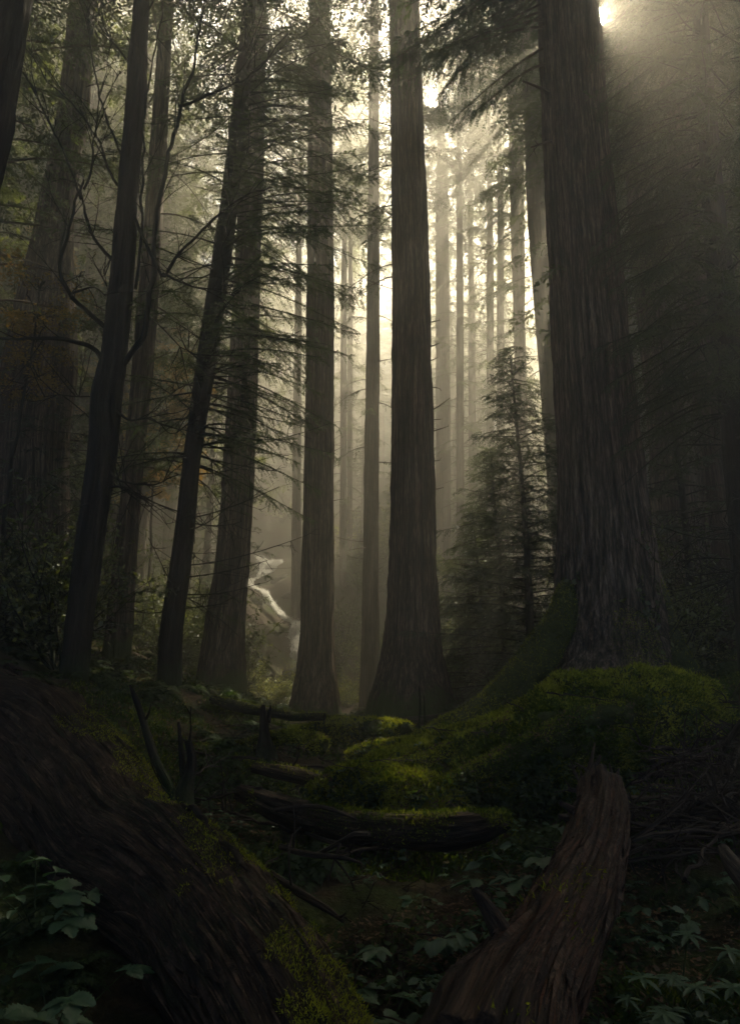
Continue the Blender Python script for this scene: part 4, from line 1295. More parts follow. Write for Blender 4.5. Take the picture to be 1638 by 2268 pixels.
# ------------------------------------------------------------------ fallen logs and snags
def log(name, rows, label, cat, seed, bark, nseg=48, lump=0.22, ridge=0.02, moss=0, mossmask=None, off=(0, 0, -1), Lt=(0.015, 0.045), extra=None, flakes=0, step=0.05, strips=0):
    """rows: (px, py, d, radius) of the silhouette edge; off moves the axis from that edge, in radii"""
    w = []
    for px, py, d, rad in rows:
        p = P(px, py, d) + np.array(off) * rad
        w.append([*p, rad])
    w = spline(np.array(w), step)
    base = np.array([*w[len(w) // 2, :2], float(ground(*w[len(w) // 2, :2]))])
    g = Geo()
    grid, dd = tube(g, w[:, :3], w[:, 3], nseg, seed, ridge, 0.05, 0.5, lump, 1.7)
    if strips:
        slivers(g, grid, dd, strips, rng(seed + 9), 26, (.0015, .005), .005)
        slivers(g, grid, dd, strips // 9, rng(seed + 19), 34, (.004, .015), .009)
    if extra: extra(g, w)
    o = g.build(name, M[bark], None, base, True)
    tag(o, label, cat)
    if moss:
        tf = Geo()
        sp, sn = surf_samples(grid, 6, seed)
        tufts_on(tf, rng(seed), sp, sn, moss, Lt, keep=mossmask)
        tag(tf.build('moss', M['moss'], o, base), kind='stuff')
    return o, grid

def biglog_extra(g, w):
    r_ = rng(77)
    for k in range(26):       # peeling bark ribs and roots lying along the log
        i = r_.integers(10, len(w) - 30)
        a = r_.uniform(-0.6, 1.5)
        seg = w[i:i + r_.integers(10, 28)]
        T, N, B = frames(seg[:, :3])
        up = np.array([0, 0, 1.0])
        sd = norm(np.cross(T, up))
        q = seg[:, :3] + (up * math.cos(a) - sd * math.sin(a) * -1) * (seg[:, 3:] * 1.04) + np.cumsum(r_.normal(0, .006, (len(seg), 3)), 0)
        tube(g, q, r_.uniform(.008, .022) * np.sin(np.linspace(.3, 3.0, len(seg))), 6, k, 0.003, 0.03, 0.5, 0.2)
SPOTM = [(P(*a_[:3]), a_[3]) for a_ in [(500, 1850, 3.85, .24), (545, 1900, 3.65, .22), (715, 2150, 2.8, .22), (690, 2090, 2.95, .14), (760, 2230, 2.6, .26), (700, 2220, 2.5, .2), (610, 1980, 3.3, .10), (240, 1605, 5.2, .3), (330, 1715, 4.7, .26), (400, 1790, 4.3, .2)]]
def moss_spots(p, q):
    k = np.zeros(len(p), bool)
    for c, rad in SPOTM:
        k |= np.linalg.norm(p - c, axis=1) + .16 * vnoise(p * 6, 3) + .1 * vnoise(p * 15, 4) < rad
    return k
log('fallen_log', [(-330, 1440, 7.6, .62), (-90, 1462, 6.7, .60), (90, 1512, 5.9, .56), (200, 1570, 5.4, .53), (290, 1665, 4.9, .47), (370, 1765, 4.45, .43), (470, 1830, 4.0, .38), (560, 1912, 3.6, .34), (640, 2015, 3.2, .30), (715, 2125, 2.85, .27), (800, 2280, 2.5, .24), (850, 2400, 2.25, .22)],
    'huge rotting log sloping down from the left edge to bottom centre', 'log', 511, 'rotten', 200, 0.17, 0.035, 600000,
    moss_spots, (-0.5, -0.12, -0.86), (0.007, 0.022), biglog_extra, 16000, 0.025, 9000)

def break_end(g, w):
    r_ = rng(5)
    for i, a, l_, rd in [(30, 2.6, .16, .026), (75, 4.2, .10, .022), (120, 2.2, .22, .03), (52, 3.6, .07, .02), (96, 5.2, .13, .02)]:
        i = min(i, len(w) - 3)
        T, N, B = frames(w[:, :3])
        d_ = N[i] * math.cos(a) + B[i] * math.sin(a)
        s_ = np.linspace(0, 1, 6)[:, None]
        tube(g, w[i, :3] + d_ * (w[i, 3] * .7 + l_ * s_) + T[i] * .05 * s_ ** 2, rd * (1.6 - 1.1 * s_[:, 0]), 9, i, .006, .03, .5, .3, 6)
    c, rad = w[0, :3], w[0, 3]
    ax = norm(w[0, :3] - w[6, :3])
    T, N, B = frames(w[:8, :3])
    for k in range(19):
        a = k / 19 * 6.283 + r_.uniform(-.2, .2)
        p = c + (N[0] * math.cos(a) + B[0] * math.sin(a)) * rad * .82 - ax * .08
        Ls = r_.uniform(.05, .17) + (.16 if k in (4, 11, 12) else 0)
        s = np.linspace(0, 1, 6)[:, None]
        q = p + (ax + r_.normal(0, .25, 3)) * Ls * 1.6 * s
        tube(g, q, r_.uniform(.016, .034) * (1 - .9 * s[:, 0]) + .002, 7, k, 0.006, .03, .5, .3, 3)
log('broken_log', [(1328, 1740, 4.75, .115), (1332, 1800, 4.45, .125), (1318, 1880, 4.0, .14), (1280, 1975, 3.5, .158), (1228, 2080, 3.05, .172), (1170, 2190, 2.65, .18), (1112, 2310, 2.3, .185), (1060, 2450, 2.0, .185)],
    'broken grey log with a splintered upper end pointing at the mound', 'log', 512, 'greylog', 140, 0.30, 0.045, 9000,
    lambda p, q: (q[:, 2] > -0.1) & (vnoise(p * 2.2, 5) + .6 * vnoise(p * 5, 2) > 0.35), (0, 0, 0), (0.012, 0.035), break_end, 1800, 0.02, 3600)
log('mossy_log', [(530, 1738, 5.7, .06), (640, 1770, 5.45, .095), (760, 1792, 5.3, .115), (880, 1806, 5.2, .12), (1000, 1808, 5.1, .115), (1095, 1800, 5.1, .08), (1130, 1800, 5.1, .04)],
    'long low log strewn with orange litter across the middle foreground', 'log', 513, 'rotten', 60, 0.45, 0.03, 26000, lambda p, q: (q[:, 2] > 0.0) & (vnoise(p * 3, 5) > -0.2), (0, 0, -.9), flakes=7000, strips=2200)
log('mossy_log', [(470, 1540, 10.4, .06), (520, 1552, 10.2, .075), (580, 1565, 10.0, .07), (650, 1578, 9.8, .06), (720, 1580, 9.7, .05)],
    'curved mossy branch log left of the dark stub', 'log', 514, 'dark_bark', 20, 0.3, 0.01, 3500, lambda p, q: q[:, 2] > 0.1, (0, 0, -.9))
log('fallen_log', [(560, 1690, 6.6, .04), (640, 1700, 6.5, .06), (720, 1720, 6.3, .055), (790, 1745, 6.1, .03)],
    'short litter covered log beside the dark hollow', 'log', 515, 'rotten', 20, 0.3, 0.01, 1500, lambda p, q: q[:, 2] > 0.3, (0, 0, -.9), flakes=900)
log('fallen_log', [(790, 1592, 11.6, .07), (880, 1590, 11.4, .08), (960, 1584, 11.2, .07), (1010, 1572, 11.0, .05)],
    'thin brown log lying at the foot of the cedar with stubs', 'log', 516, 'deadwood', 18, 0.3, 0.01, 0, None, (0, 0, -.9))
log('fallen_log', [(610, 1565, 14.8, .09), (660, 1580, 14.4, .11), (730, 1592, 14.0, .10), (800, 1586, 13.8, .06)],
    'brown log lying across the foot of the cedar by the waterfall', 'log', 517, 'deadwood', 18, 0.3, 0.012, 600, lambda p, q: q[:, 2] > 0.4, (0, 0, -.9))

def pole(name, rows, label, cat, seed, bark='dark_bark', forks=(), nseg=14, lump=.25, twigs=0):
    w = spline(np.array([[*P(a, b_, d), rad] for a, b_, d, rad in rows]), 0.04)
    g = Geo()
    tube(g, w[:, :3], w[:, 3], nseg, seed, .006, .03, .5, lump, 4)
    r_ = rng(seed)
    for f in forks:
        q = spline(np.array([[*P(a, b_, d), rad] for a, b_, d, rad in f]), 0.04)
        tube(g, q[:, :3], q[:, 3], 9, seed + 1, .005, .03, .5, lump, 4)
    if twigs:
        bare_twigs(g, r_, w[:, :3], .006, twigs, .3, 1, .2, .1, 4)
    b_ = w[0, :3].copy()
    o = g.build(name, M[bark], None, b_, True)
    tag(o, label, cat)
    return o
pole('dead_branch', [(385, 1770, 4.55, .032), (368, 1728, 4.6, .031), (340, 1670, 4.75, .028), (318, 1600, 4.9, .025), (300, 1545, 5.0, .02), (288, 1518, 5.05, .008)], 'leaning dead branch standing up from the huge log', 'branch', 521, forks=[[(318, 1600, 4.9, .01), (330, 1580, 4.9, .008), (334, 1560, 4.9, .003)]])
pole('broken_snag', [(398, 1860, 4.2, .09), (402, 1800, 4.25, .075), (410, 1750, 4.3, .05), (418, 1715, 4.3, .038), (424, 1680, 4.3, .03), (416, 1640, 4.3, .02)], 'jagged forked snag growing from the huge log', 'snag', 522,
     forks=[[(412, 1735, 4.3, .025), (404, 1700, 4.3, .018), (400, 1650, 4.35, .012), (396, 1600, 4.4, .006)], [(390, 1800, 4.2, .03), (380, 1770, 4.2, .02), (386, 1745, 4.2, .006)], [(414, 1820, 4.1, .03), (432, 1880, 3.95, .026), (455, 1930, 3.85, .018), (478, 1960, 3.75, .006)]], twigs=4)
pole('broken_stump', [(590, 1720, 7.9, .16), (588, 1670, 8.0, .12), (586, 1630, 8.0, .06), (584, 1590, 8.0, .045), (582, 1560, 8.0, .02)], 'narrow black pointed stump in the middle distance', 'stump', 523, forks=[[(594, 1600, 8.0, .03), (598, 1575, 8.0, .02), (600, 1562, 8.0, .006)]])
pole('dead_sapling', [(928, 1615, 8.9, .014), (930, 1560, 8.9, .013), (928, 1520, 8.9, .008)], 'thin dead stem before the cedar with stubs, left one of two', 'stem', 524, nseg=7)
pole('dead_sapling', [(939, 1612, 8.9, .012), (940, 1570, 8.9, .010), (938, 1540, 8.9, .006)], 'thin dead stem before the cedar with stubs, right and shorter of two', 'stem', 525, nseg=7)
pole('dead_branch', [(1592, 1680, 6.0, .02), (1612, 1640, 5.8, .022), (1640, 1600, 5.6, .02), (1668, 1560, 5.5, .015)], 'grey broken branch leaning at the right edge above the twigs', 'branch', 526, 'deadwood', twigs=3)
pole('dead_branch', [(1440, 1548, 8.2, .03), (1480, 1522, 8.1, .04), (1530, 1500, 8.1, .045), (1550, 1490, 8.1, .03)], 'short grey log end sticking up behind the right shoulder of the mound', 'branch', 527, 'deadwood')
pole('dead_branch', [(1600, 1880, 4.2, .03), (1625, 1920, 4.0, .05), (1660, 1960, 3.9, .06)], 'thick grey root at the right edge below the twigs', 'root', 528, 'deadwood')
pole('fallen_branch', [(600, 1935, 4.0, .016), (660, 1975, 3.8, .016), (720, 2010, 3.6, .014), (760, 2040, 3.5, .008)], 'long pale stick lying beside the huge log', 'branch', 529, 'deadwood', twigs=2)
pole('fallen_branch', [(620, 1875, 4.5, .012), (680, 1892, 4.4, .014), (760, 1900, 4.3, .012), (800, 1912, 4.25, .006)], 'pale curved stick below the litter strewn log', 'branch', 530, 'deadwood', twigs=2)
pole('fallen_branch', [(610, 1795, 5.0, .012), (680, 1786, 4.95, .014), (730, 1792, 4.9, .012), (790, 1815, 4.8, .006)], 'pale arched stick above the dark hollow', 'branch', 531, 'deadwood')
pole('fallen_tree', [(-30, 1150, 13.0, .07), (60, 1195, 12.8, .07), (130, 1250, 12.6, .06), (200, 1330, 12.3, .04)], 'thin dead trunk lying down the dark left slope', 'log', 532, 'deadwood', twigs=14)
pole('leaning_pole', [(612, 1497, 21.0, .03), (600, 1481, 21.1, .05), (560, 1433, 21.3, .045), (544, 1402, 21.4, .015)], 'slanting mossy pole in the sun beside the stream', 'branch', 533, 'moss_base')

# twig heap on the right: every stick a thing of its own
r = rng(611)
stick_meshes = []
for k in range(8):
    g = Geo()
    s = np.linspace(0, 1, 14)[:, None]
    q = np.array([-.5, 0, 0]) + np.array([1, 0, 0]) * s + np.cumsum(r.normal(0, .012, (14, 3)), 0)
    tube(g, q, .011 * (1 - .7 * s[:, 0]), 6, 620 + k, .002, .02, .5, .2, 5)
    bare_twigs(g, r, q, .005, 5, .35, 1, .1, .05, 4)
    stick_meshes.append(g.mesh('fallen_branch', M['deadwood']))
def stick(p, rz, tilt, s, label, group):
    o = bpy.data.objects.new('fallen_branch', stick_meshes[int(r.integers(0, 8))])
    COL.objects.link(o)
    o.location = p
    o.rotation_euler = (r.uniform(0, 6.28), tilt, rz)
    o.scale = (s, s, s)
    tag(o, label, 'branch', group)
for k in range(110):
    d = r.uniform(4.6, 7.2)
    x = (r.uniform(1370, 1690) - PW / 2) / FPX * d
    z = float(ground(x, d)) + r.uniform(0.0, .16)
    stick((x, d, z), r.normal(.35, .5) + (3.14 if r.random() < .5 else 0), r.normal(0, .12), r.uniform(.7, 1.7), 'dry twig in the tangled heap right of the broken log', 'dry twigs in the heap on the right')
for k in range(60):
    d = r.uniform(4.5, 10.5)
    x = (r.uniform(430, 900) - PW / 2) / FPX * d
    stick((x, d, float(ground(x, d)) + r.uniform(0, .08)), r.uniform(0, 6.28), r.normal(0, .12), r.uniform(.6, 1.6), 'fallen stick on the forest floor between the huge log and the mounds', 'fallen sticks on the hollow floor')
for k in range(24):
    d = r.uniform(2.6, 4.4)
    x = (r.uniform(780, 1200) - PW / 2) / FPX * d
    stick((x, d, float(ground(x, d)) + r.uniform(0, .04)), r.uniform(0, 6.28), r.normal(0, .1), r.uniform(.3, .7), 'small stick on the dark ground between the huge log and the broken log', 'small sticks on the near ground')

for px, py, d, rz, s_ in [(1000, 1620, 6.35, .3, .5), (1150, 1570, 6.3, 1.0, .6), (1300, 1545, 6.2, -.4, .7), (1400, 1520, 6.6, .5, .5), (1480, 1560, 6.8, 1.2, .7), (880, 1690, 5.7, .2, .45), (770, 1700, 5.7, -.3, .5), (1080, 1630, 6.0, .7, .45)]:
    stick(tuple(P(px, py, d)), rz, r.normal(.1, .15), s_, 'small bare twig caught on the moss of the big mound', 'twigs on the moss mound')

# ------------------------------------------------------------------ ferns, shrubs and leafy plants
def fern_mesh(seed, n=13, L=0.75):
    r_ = rng(seed)
    g = Geo()
    for k in range(n):
        az = k / n * 6.283 + r_.uniform(-.3, .3)
        l = L * r_.uniform(.6, 1.1)
        el = r_.uniform(.55, 1.15)
        m = 24
        s = np.linspace(0, 1, m)
        h = np.array([math.cos(az), math.sin(az), 0])
        path = np.outer(s * math.cos(el) * l, h) + np.outer(l * (math.sin(el) * s - .75 * s ** 2.2), [0, 0, 1])
        T = norm(np.gradient(path, axis=0))
        sd = norm(np.cross(T, [0, 0, 1.0]))
        pl = l * .19 * np.clip(np.sin(np.pi * np.clip(s * .93 + .1, 0, 1)) ** .7, .05, 1)
        for sg in (1, -1):
            d = norm(sd * sg + T * .45 + np.array([0, 0, -.25]) + r_.normal(0, .07, (m, 3)))
            g.quads(leaf_quads(path[2:], d[2:], np.full(m - 2, l * .017), pl[2:], norm(np.cross(T, sd) + r_.normal(0, .15, (m, 3)))[2:]))
        g.quads(leaf_quads(path[:-1], T[:-1], np.full(m - 1, .003), np.linalg.norm(np.diff(path, axis=0), axis=1) * 1.1, np.cross(T, sd)[:-1]))
    return g.mesh('fern', M['fern'])
FERN = [fern_mesh(700 + k) for k in range(5)]
r = rng(702)
def put(mesh, name, p, rz, s, label, cat, group, tilt=0.0):
    o = bpy.data.objects.new(name, mesh)
    COL.objects.link(o)
    o.location = p
    o.rotation_euler = (r.normal(0, tilt), r.normal(0, tilt), rz)
    o.scale = (s, s, s)
    return tag(o, label, cat, group)
FZ = [  # px range, d range, count, size, label, group
    (180, 640, 9.5, 17, 95, (.4, .8), 'green fern under the trees left of the waterfall', 'ferns on the left bank'),
    (20, 340, 6.5, 9.5, 22, (.5, .9), 'fern sprouting behind the huge log on the left', 'ferns behind the huge log'),
    (430, 700, 4.6, 8.5, 30, (.4, .8), 'small fern in the hollow right of the huge log', 'ferns in the hollow'),
    (1000, 1420, 5.0, 6.6, 22, (.3, .55), 'small fern at the near foot of the big moss mound', 'ferns below the moss mound'),
    (1380, 1640, 7.5, 11, 26, (.5, 1.0), 'dark fern right of the largest cedar', 'ferns right of the largest cedar'),
    (980, 1230, 10.5, 15, 24, (.6, 1.1), 'fern in the shade below the young spruces', 'ferns below the young spruces'),
    (740, 830, 14.5, 25, 18, (.5, .9), 'fern by the sunny creek bed behind the straight cedars', 'ferns by the creek bed'),
    (0, 260, 2.6, 4.2, 12, (.3, .5), 'low dark fern in the lower left corner', 'ferns in the lower left corner'),
    (1380, 1630, 2.6, 4.6, 12, (.3, .5), 'low dark fern in the lower right corner', 'ferns in the lower right corner'),
]
for a0, a1, d0, d1, n, sz, lab, grp in FZ:
    for k in range(n):
        d = r.uniform(d0, d1)
        x = (r.uniform(a0, a1) - PW / 2) / FPX * d * 1.0
        if creek_dist(x, d) < .8: continue
        put(FERN[int(r.integers(0, 5))], 'fern', (x, d, float(ground(x, d)) - .02), r.uniform(0, 6.28), r.uniform(*sz), lab, 'fern', grp, .12)

def shrub_mesh(seed, n=1500, L=.06, H=1.3):
    r_ = rng(seed)
    g, st = Geo(), Geo()
    ends = []
    for k in range(11):
        az, el = r_.uniform(0, 6.28), r_.uniform(.7, 1.4)
        l = H * r_.uniform(.6, 1.1)
        s = np.linspace(0, 1, 9)[:, None]
        d = np.array([math.cos(az) * math.cos(el), math.sin(az) * math.cos(el), math.sin(el)])
        q = d * l * s + np.cumsum(r_.normal(0, .02, (9, 3)), 0)
        tube(st, q, .010 * (1 - .8 * s[:, 0]) + .001, 5, k, cap=False)
        for j in range(12):
            i = r_.integers(2, 9)
            p = q[i]
            dd = norm(d + r_.normal(0, .8, 3))
            l2 = l * r_.uniform(.15, .4)
            u = np.linspace(0, 1, n // 132)[:, None]
            pts = p + dd * l2 * u + np.array([0, 0, -.12]) * l2 * u ** 2
            ends.append(pts)
            tube(st, pts[:: max(1, len(pts) // 4)], .003, 3, cap=False)
    p = np.vstack(ends)
    m = len(p)
    d = norm(r_.normal(0, 1, (m, 3)) * np.array([1, 1, .5]) + np.array([0, 0, -.1]))
    ll = L * r_.uniform(.6, 1.3, m)
    g.quads(leaf_quads(p, d, ll * .28, ll, norm(r_.normal(0, .5, (m, 3)) + np.array([0, 0, 1]))))
    return g.mesh('foliage', M['shrub']), st.mesh('stem', M['dark_bark'], smooth=True), g
SHR = [shrub_mesh(720 + k) for k in range(5)]
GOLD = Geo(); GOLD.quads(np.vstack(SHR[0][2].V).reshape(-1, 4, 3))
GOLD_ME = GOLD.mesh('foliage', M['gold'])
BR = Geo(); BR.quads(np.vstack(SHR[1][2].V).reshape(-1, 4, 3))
BR_ME = BR.mesh('foliage', M['shrub_sunlit_tint'])
def shrub(k, p, rz, s, label, group, gold=False):
    t = empty('shrub', p, label, 'shrub', group, rz, 1)
    t.scale = (s, s, s * r.uniform(.8, 1.2))
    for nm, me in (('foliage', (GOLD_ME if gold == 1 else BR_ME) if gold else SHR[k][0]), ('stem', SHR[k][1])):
        o = bpy.data.objects.new(nm, me)
        COL.objects.link(o)
        o.parent = t
    return t
SZ = [
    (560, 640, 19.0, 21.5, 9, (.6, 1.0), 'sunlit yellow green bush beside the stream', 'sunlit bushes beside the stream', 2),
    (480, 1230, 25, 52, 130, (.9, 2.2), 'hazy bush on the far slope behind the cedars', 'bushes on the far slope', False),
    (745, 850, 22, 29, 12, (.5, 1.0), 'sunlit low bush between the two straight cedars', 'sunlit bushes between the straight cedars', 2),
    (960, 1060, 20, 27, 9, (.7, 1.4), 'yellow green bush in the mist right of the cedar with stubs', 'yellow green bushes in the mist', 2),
    (960, 1120, 14, 20, 14, (.9, 1.7), 'leafy bush below the misty gap left of the young spruce', 'bushes left of the young spruce', False),
    (-20, 160, 9.5, 15, 26, (.9, 1.8), 'dark bush crowding the left slope', 'bushes on the left slope', False),
    (160, 540, 16, 26, 34, (.9, 1.8), 'dim bush in the wood left of the waterfall', 'bushes left of the waterfall', False),
    (1380, 1660, 10, 22, 34, (.9, 1.7), 'shadowed bush right of the largest cedar', 'bushes right of the largest cedar', False),
]
for a0, a1, d0, d1, n, sz, lab, grp, gold in SZ:
    for k in range(n):
        d = r.uniform(d0, d1)
        x = (r.uniform(a0, a1) - PW / 2) / FPX * d
        px = PW / 2 + FPX * x / d
        if d > 30 and -20.5 < 0.925 * x - 0.381 * d < -15.0 and x > -5: continue
        if creek_dist(x, d) < 1.5 or (520 < px < 690 and 23.5 < d < 38 and grp == 'bushes on the far slope'): continue
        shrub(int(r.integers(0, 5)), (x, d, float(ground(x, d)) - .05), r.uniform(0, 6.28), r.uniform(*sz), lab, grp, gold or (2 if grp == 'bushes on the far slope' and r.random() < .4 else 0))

# small leafy trees: autumn foliage at the left edge
def small_tree(p, H, seed, label, gold=True, spread=1.2, nl=5200, L=.055, imin=7):
    r_ = rng(seed)
    t = empty('small_tree', p, label, 'tree')
    g, lf = Geo(), Geo()
    s = np.linspace(0, 1, 16)[:, None]
    q = p + np.array([0, 0, H]) * s + np.cumsum(r_.normal(0, .03, (16, 3)), 0)
    tube(g, q, .045 * (1 - .85 * s[:, 0]), 9, seed, .004, .03, .5, .1)
    pts = []
    for k in range(26):
        i = r_.integers(imin, 15)
        az = r_.uniform(0, 6.28)
        l = spread * r_.uniform(.5, 1.1)
        w = np.linspace(0, 1, 9)[:, None]
        b_ = q[i] + np.array([math.cos(az), math.sin(az), r_.uniform(.0, .5)]) * l * w + np.cumsum(r_.normal(0, .03, (9, 3)), 0)
        tube(g, b_, .012 * (1 - .8 * w[:, 0]), 5, cap=False)
        for j in range(8):
            m = r_.integers(3, 9)
            dd = norm(np.array([math.cos(az), math.sin(az), 0]) + r_.normal(0, .7, 3) * [1, 1, .35])
            u = r_.random((nl // 208, 1))
            pts.append(b_[m] + dd * .4 * u + r_.normal(0, .035, (len(u), 3)))
    pp = np.vstack(pts)
    d = norm(r_.normal(0, 1, (len(pp), 3)) * [1, 1, .4])
    ll = L * r_.uniform(.6, 1.3, len(pp))
    lf.quads(leaf_quads(pp, d, ll * .35, ll, norm(r_.normal(0, .4, (len(pp), 3)) + [0, 0, 1])))
    g.build('trunk', M['dark_bark'], t, p, True)
    lf.thin().build('crown', M['gold' if gold else 'shrub'], t, p)
for px, d, H, lab, gd, sp in [(-22, 10.0, 6.3, 'small tree with bright golden leaves at the left edge', True, .45), (330, 19, 8.5, 'slim tree with amber leaves between the black trunks', True, 1.6), (250, 21, 10.5, 'tall slim tree with amber leaves beside the leaning brown trunk', True, 1.8), (120, 20, 12.5, 'tall slim tree with dull gold leaves behind the wide ruddy cedar', True, 2.0),
                              (420, 22, 12, 'slim tree with yellow green leaves behind the dark hemlock', False, 2.2), (200, 17, 4.5, 'low leafy sapling lit yellow green beside the black trunk', False, 1.1), (1010, 21, 4.6, 'sapling with yellow green leaves in the misty gap', False, 1.3), (300, 24, 14.5, 'tall leafy tree with yellow green crown high between the black trunks', False, 2.4)]:
    x = (px - PW / 2) / FPX * d
    small_tree(np.array([x, d, float(ground(x, d)) - .1]), H, 760 + int(px), lab, gd, sp, L=.055 if d < 12 else .10, nl=3600 if d < 12 else 9000, imin=10 if d < 12 else 7)

def blade(g, p, d, nrm, L, W, teeth=7, fold=.25, droop=.5, n=12, r_=None, lobed=0.0):
    """a serrated, folded, drooping leaf blade"""
    d = norm(np.asarray(d, float))
    nrm = norm(nrm - d * np.dot(nrm, d))
    sd = np.cross(d, nrm)
    s = np.linspace(0, 1, n + 1)
    mid = p + np.outer(s * L, d) - np.outer(droop * L * s ** 2 * .5, [0, 0, 1])
    prof = np.sin(np.pi * s ** .72) ** .85 * W
    saw = 1 + .16 * np.where(np.arange(n + 1) % 2 == 0, 1, -1)
    prof = prof * saw
    prof[0] = .004; prof[-1] = .001
    V = []
    for sg in (1, -1):
        e = mid + np.outer(prof * sg, sd) + np.outer(prof * fold, nrm) - np.outer((prof > 0) * .1 * L * .0 * s, nrm) + np.outer(np.full(n + 1, .10 * L), d) * (s < .98)[:, None] * (s > .02)[:, None]
        h = (mid + e) / 2 + np.outer(prof * .10, nrm)
        V.append((h, e))
    Vs = np.vstack([mid, V[0][0], V[0][1], V[1][0], V[1][1]])
    k = n + 1
    i = np.arange(n)
    Q = [np.stack([i, i + 1, k + i + 1, k + i], 1), np.stack([k + i, k + i + 1, 2 * k + i + 1, 2 * k + i], 1),
         np.stack([3 * k + i, 3 * k + i + 1, i + 1, i], 1), np.stack([4 * k + i, 4 * k + i + 1, 3 * k + i + 1, 3 * k + i], 1)]
    g.add(Vs, np.vstack(Q))

def leafy_plant(seed, kind, H=.4, nst=5, L=.13):
    r_ = rng(seed)
    g, st = Geo(), Geo()
    for k in range(nst):
        az = k * 2.399 + r_.uniform(-.5, .5)
        el = r_.uniform(.6, 1.3)
        l = H * r_.uniform(.7, 1.15)
        s = np.linspace(0, 1, 9)[:, None]
        q = np.array([math.cos(az) * math.cos(el), math.sin(az) * math.cos(el), math.sin(el)]) * l * s + np.array([math.cos(az), math.sin(az), -.4]) * .22 * l * s ** 2
        tube(st, q, .004 * (1 - .5 * s[:, 0]), 5, cap=False)
        e = q[-1]
        h = np.array([math.cos(az), math.sin(az), -.12])
        if kind == 'trifoliate':
            for da, sc in ((0, 1.1), (1.15, .85), (-1.15, .85)):
                a = az + da
                blade(g, e, (math.cos(a), math.sin(a), r_.uniform(-.3, .1)), np.array([r_.normal(0, .2), r_.normal(0, .2), 1]), L * sc * r_.uniform(.8, 1.2), L * .36 * sc, n=14, droop=r_.uniform(.2, .7))
            i = 5
            for da in (1.3, -1.3):
                a = az + da
                blade(g, q[i], (math.cos(a), math.sin(a), 0), np.array([0, 0, 1.0]), L * .7, L * .22, n=12)
        elif kind == 'lobed':
            for da in (-1.5, -.75, 0, .75, 1.5):
                a = az + da
                blade(g, e, (math.cos(a), math.sin(a), r_.uniform(-.2, .05)), np.array([r_.normal(0, .15), r_.normal(0, .15), 1]), L * (1.1 - .22 * abs(da)), L * .30, n=14, droop=.4, fold=.12)
        else:
            m = 8
            for j in range(m):
                a = az + j / m * 6.283
                blade(g, e, (math.cos(a), math.sin(a), r_.uniform(-.15, .2)), np.array([0, 0, 1.0]), L * .85 * r_.uniform(.85, 1.1), L * .13, n=8, droop=.4, fold=.3)
    return g.mesh('foliage', M['broad'], smooth=True), st.mesh('stem', M['fern'], smooth=True)
PL = {k: [leafy_plant(800 + 10 * i + j, k, *a) for j in range(3)] for i, (k, a) in enumerate({'trifoliate': (.32, 7, .095), 'lobed': (.32, 6, .11), 'palmate': (.28, 7, .085)}.items())}
def leafy(kind, px, d, s, label, group=None):
    x = (px - PW / 2) / FPX * d * .97
    t = empty('leafy_plant', (x, d, float(ground(x, d)) - .02), label, 'plant', group, r.uniform(0, 6.28), s)
    fo, sm = PL[kind][int(r.integers(0, 3))]
    for nm, me in (('foliage', fo), ('stem', sm)):
        o = bpy.data.objects.new(nm, me)
        COL.objects.link(o)
        o.parent = t
for kind, px, d, s, lab in [
    ('lobed', 60, 2.35, 1.25, 'largest leafy plant with broad jagged leaves at the lower left'),
    ('lobed', 250, 2.5, .9, 'plant stretching one jagged leaf toward the huge log'),
    ('lobed', 10, 3.3, 1.2, 'jagged leaved plant against the left edge above the largest one'),
    ('trifoliate', 130, 3.5, 1.0, 'three leaved plant under the upper left part of the huge log'),
    ('lobed', 120, 1.95, .8, 'jagged leaved plant at the very bottom left'),
    ('trifoliate', 835, 3.0, .95, 'pale three leaved plant in the middle of the bottom foreground'),
    ('trifoliate', 780, 2.8, .75, 'three leaved plant close beside the mossy end of the huge log'),
    ('lobed', 905, 2.55, .8, 'plant with drooping leaves left of the broken log'),
    ('trifoliate', 970, 3.1, .7, 'small three leaved plant beside the middle of the broken log'),
    ('trifoliate', 1150, 4.3, 1.35, 'tall leafy plant left of the splintered log end'),
    ('trifoliate', 1205, 4.6, 1.0, 'leafy sprig touching the splintered log end'),
    ('trifoliate', 1130, 3.9, .8, 'low plant with one broad dark leaf below the tall leafy plant'),
    ('palmate', 1310, 3.1, 1.0, 'palmate plant drooping over the broken log'),
    ('palmate', 1440, 3.3, 1.2, 'large palmate plant right of the broken log'),
    ('palmate', 1500, 3.0, 1.0, 'palmate plant with narrow fingers near the right edge'),
    ('palmate', 1420, 2.8, .8, 'low palmate plant beneath the large palmate plant'),
    ('trifoliate', 1430, 4.0, .8, 'dark leafy plant between the twigs and the broken log'),
    ('palmate', 1480, 2.2, .7, 'small palmate plant in the lower right corner'),
    ('trifoliate', 790, 2.2, .5, 'tiny bright green seedling at the bottom by the huge log'),
    ('trifoliate', 760, 3.4, .9, 'three leaved plant beside the long pale stick'),
    ('lobed', 860, 3.5, .9, 'jagged leaved plant behind the pale three leaved plant'),
    ('trifoliate', 1010, 3.7, .9, 'leafy plant against the left side of the broken log'),
    ('palmate', 880, 2.3, .7, 'palmate plant at the very bottom between the two big logs'),
    ('lobed', 190, 2.9, 1.0, 'jagged leaved plant tucked under the middle of the huge log'),
    ('trifoliate', 40, 2.7, 1.0, 'three leaved plant left of the largest leafy plant'),
    ('trifoliate', 985, 5.6, .6, 'pale leaved sprig above the litter strewn log'),
]:
    leafy(kind, px, d, s, lab)

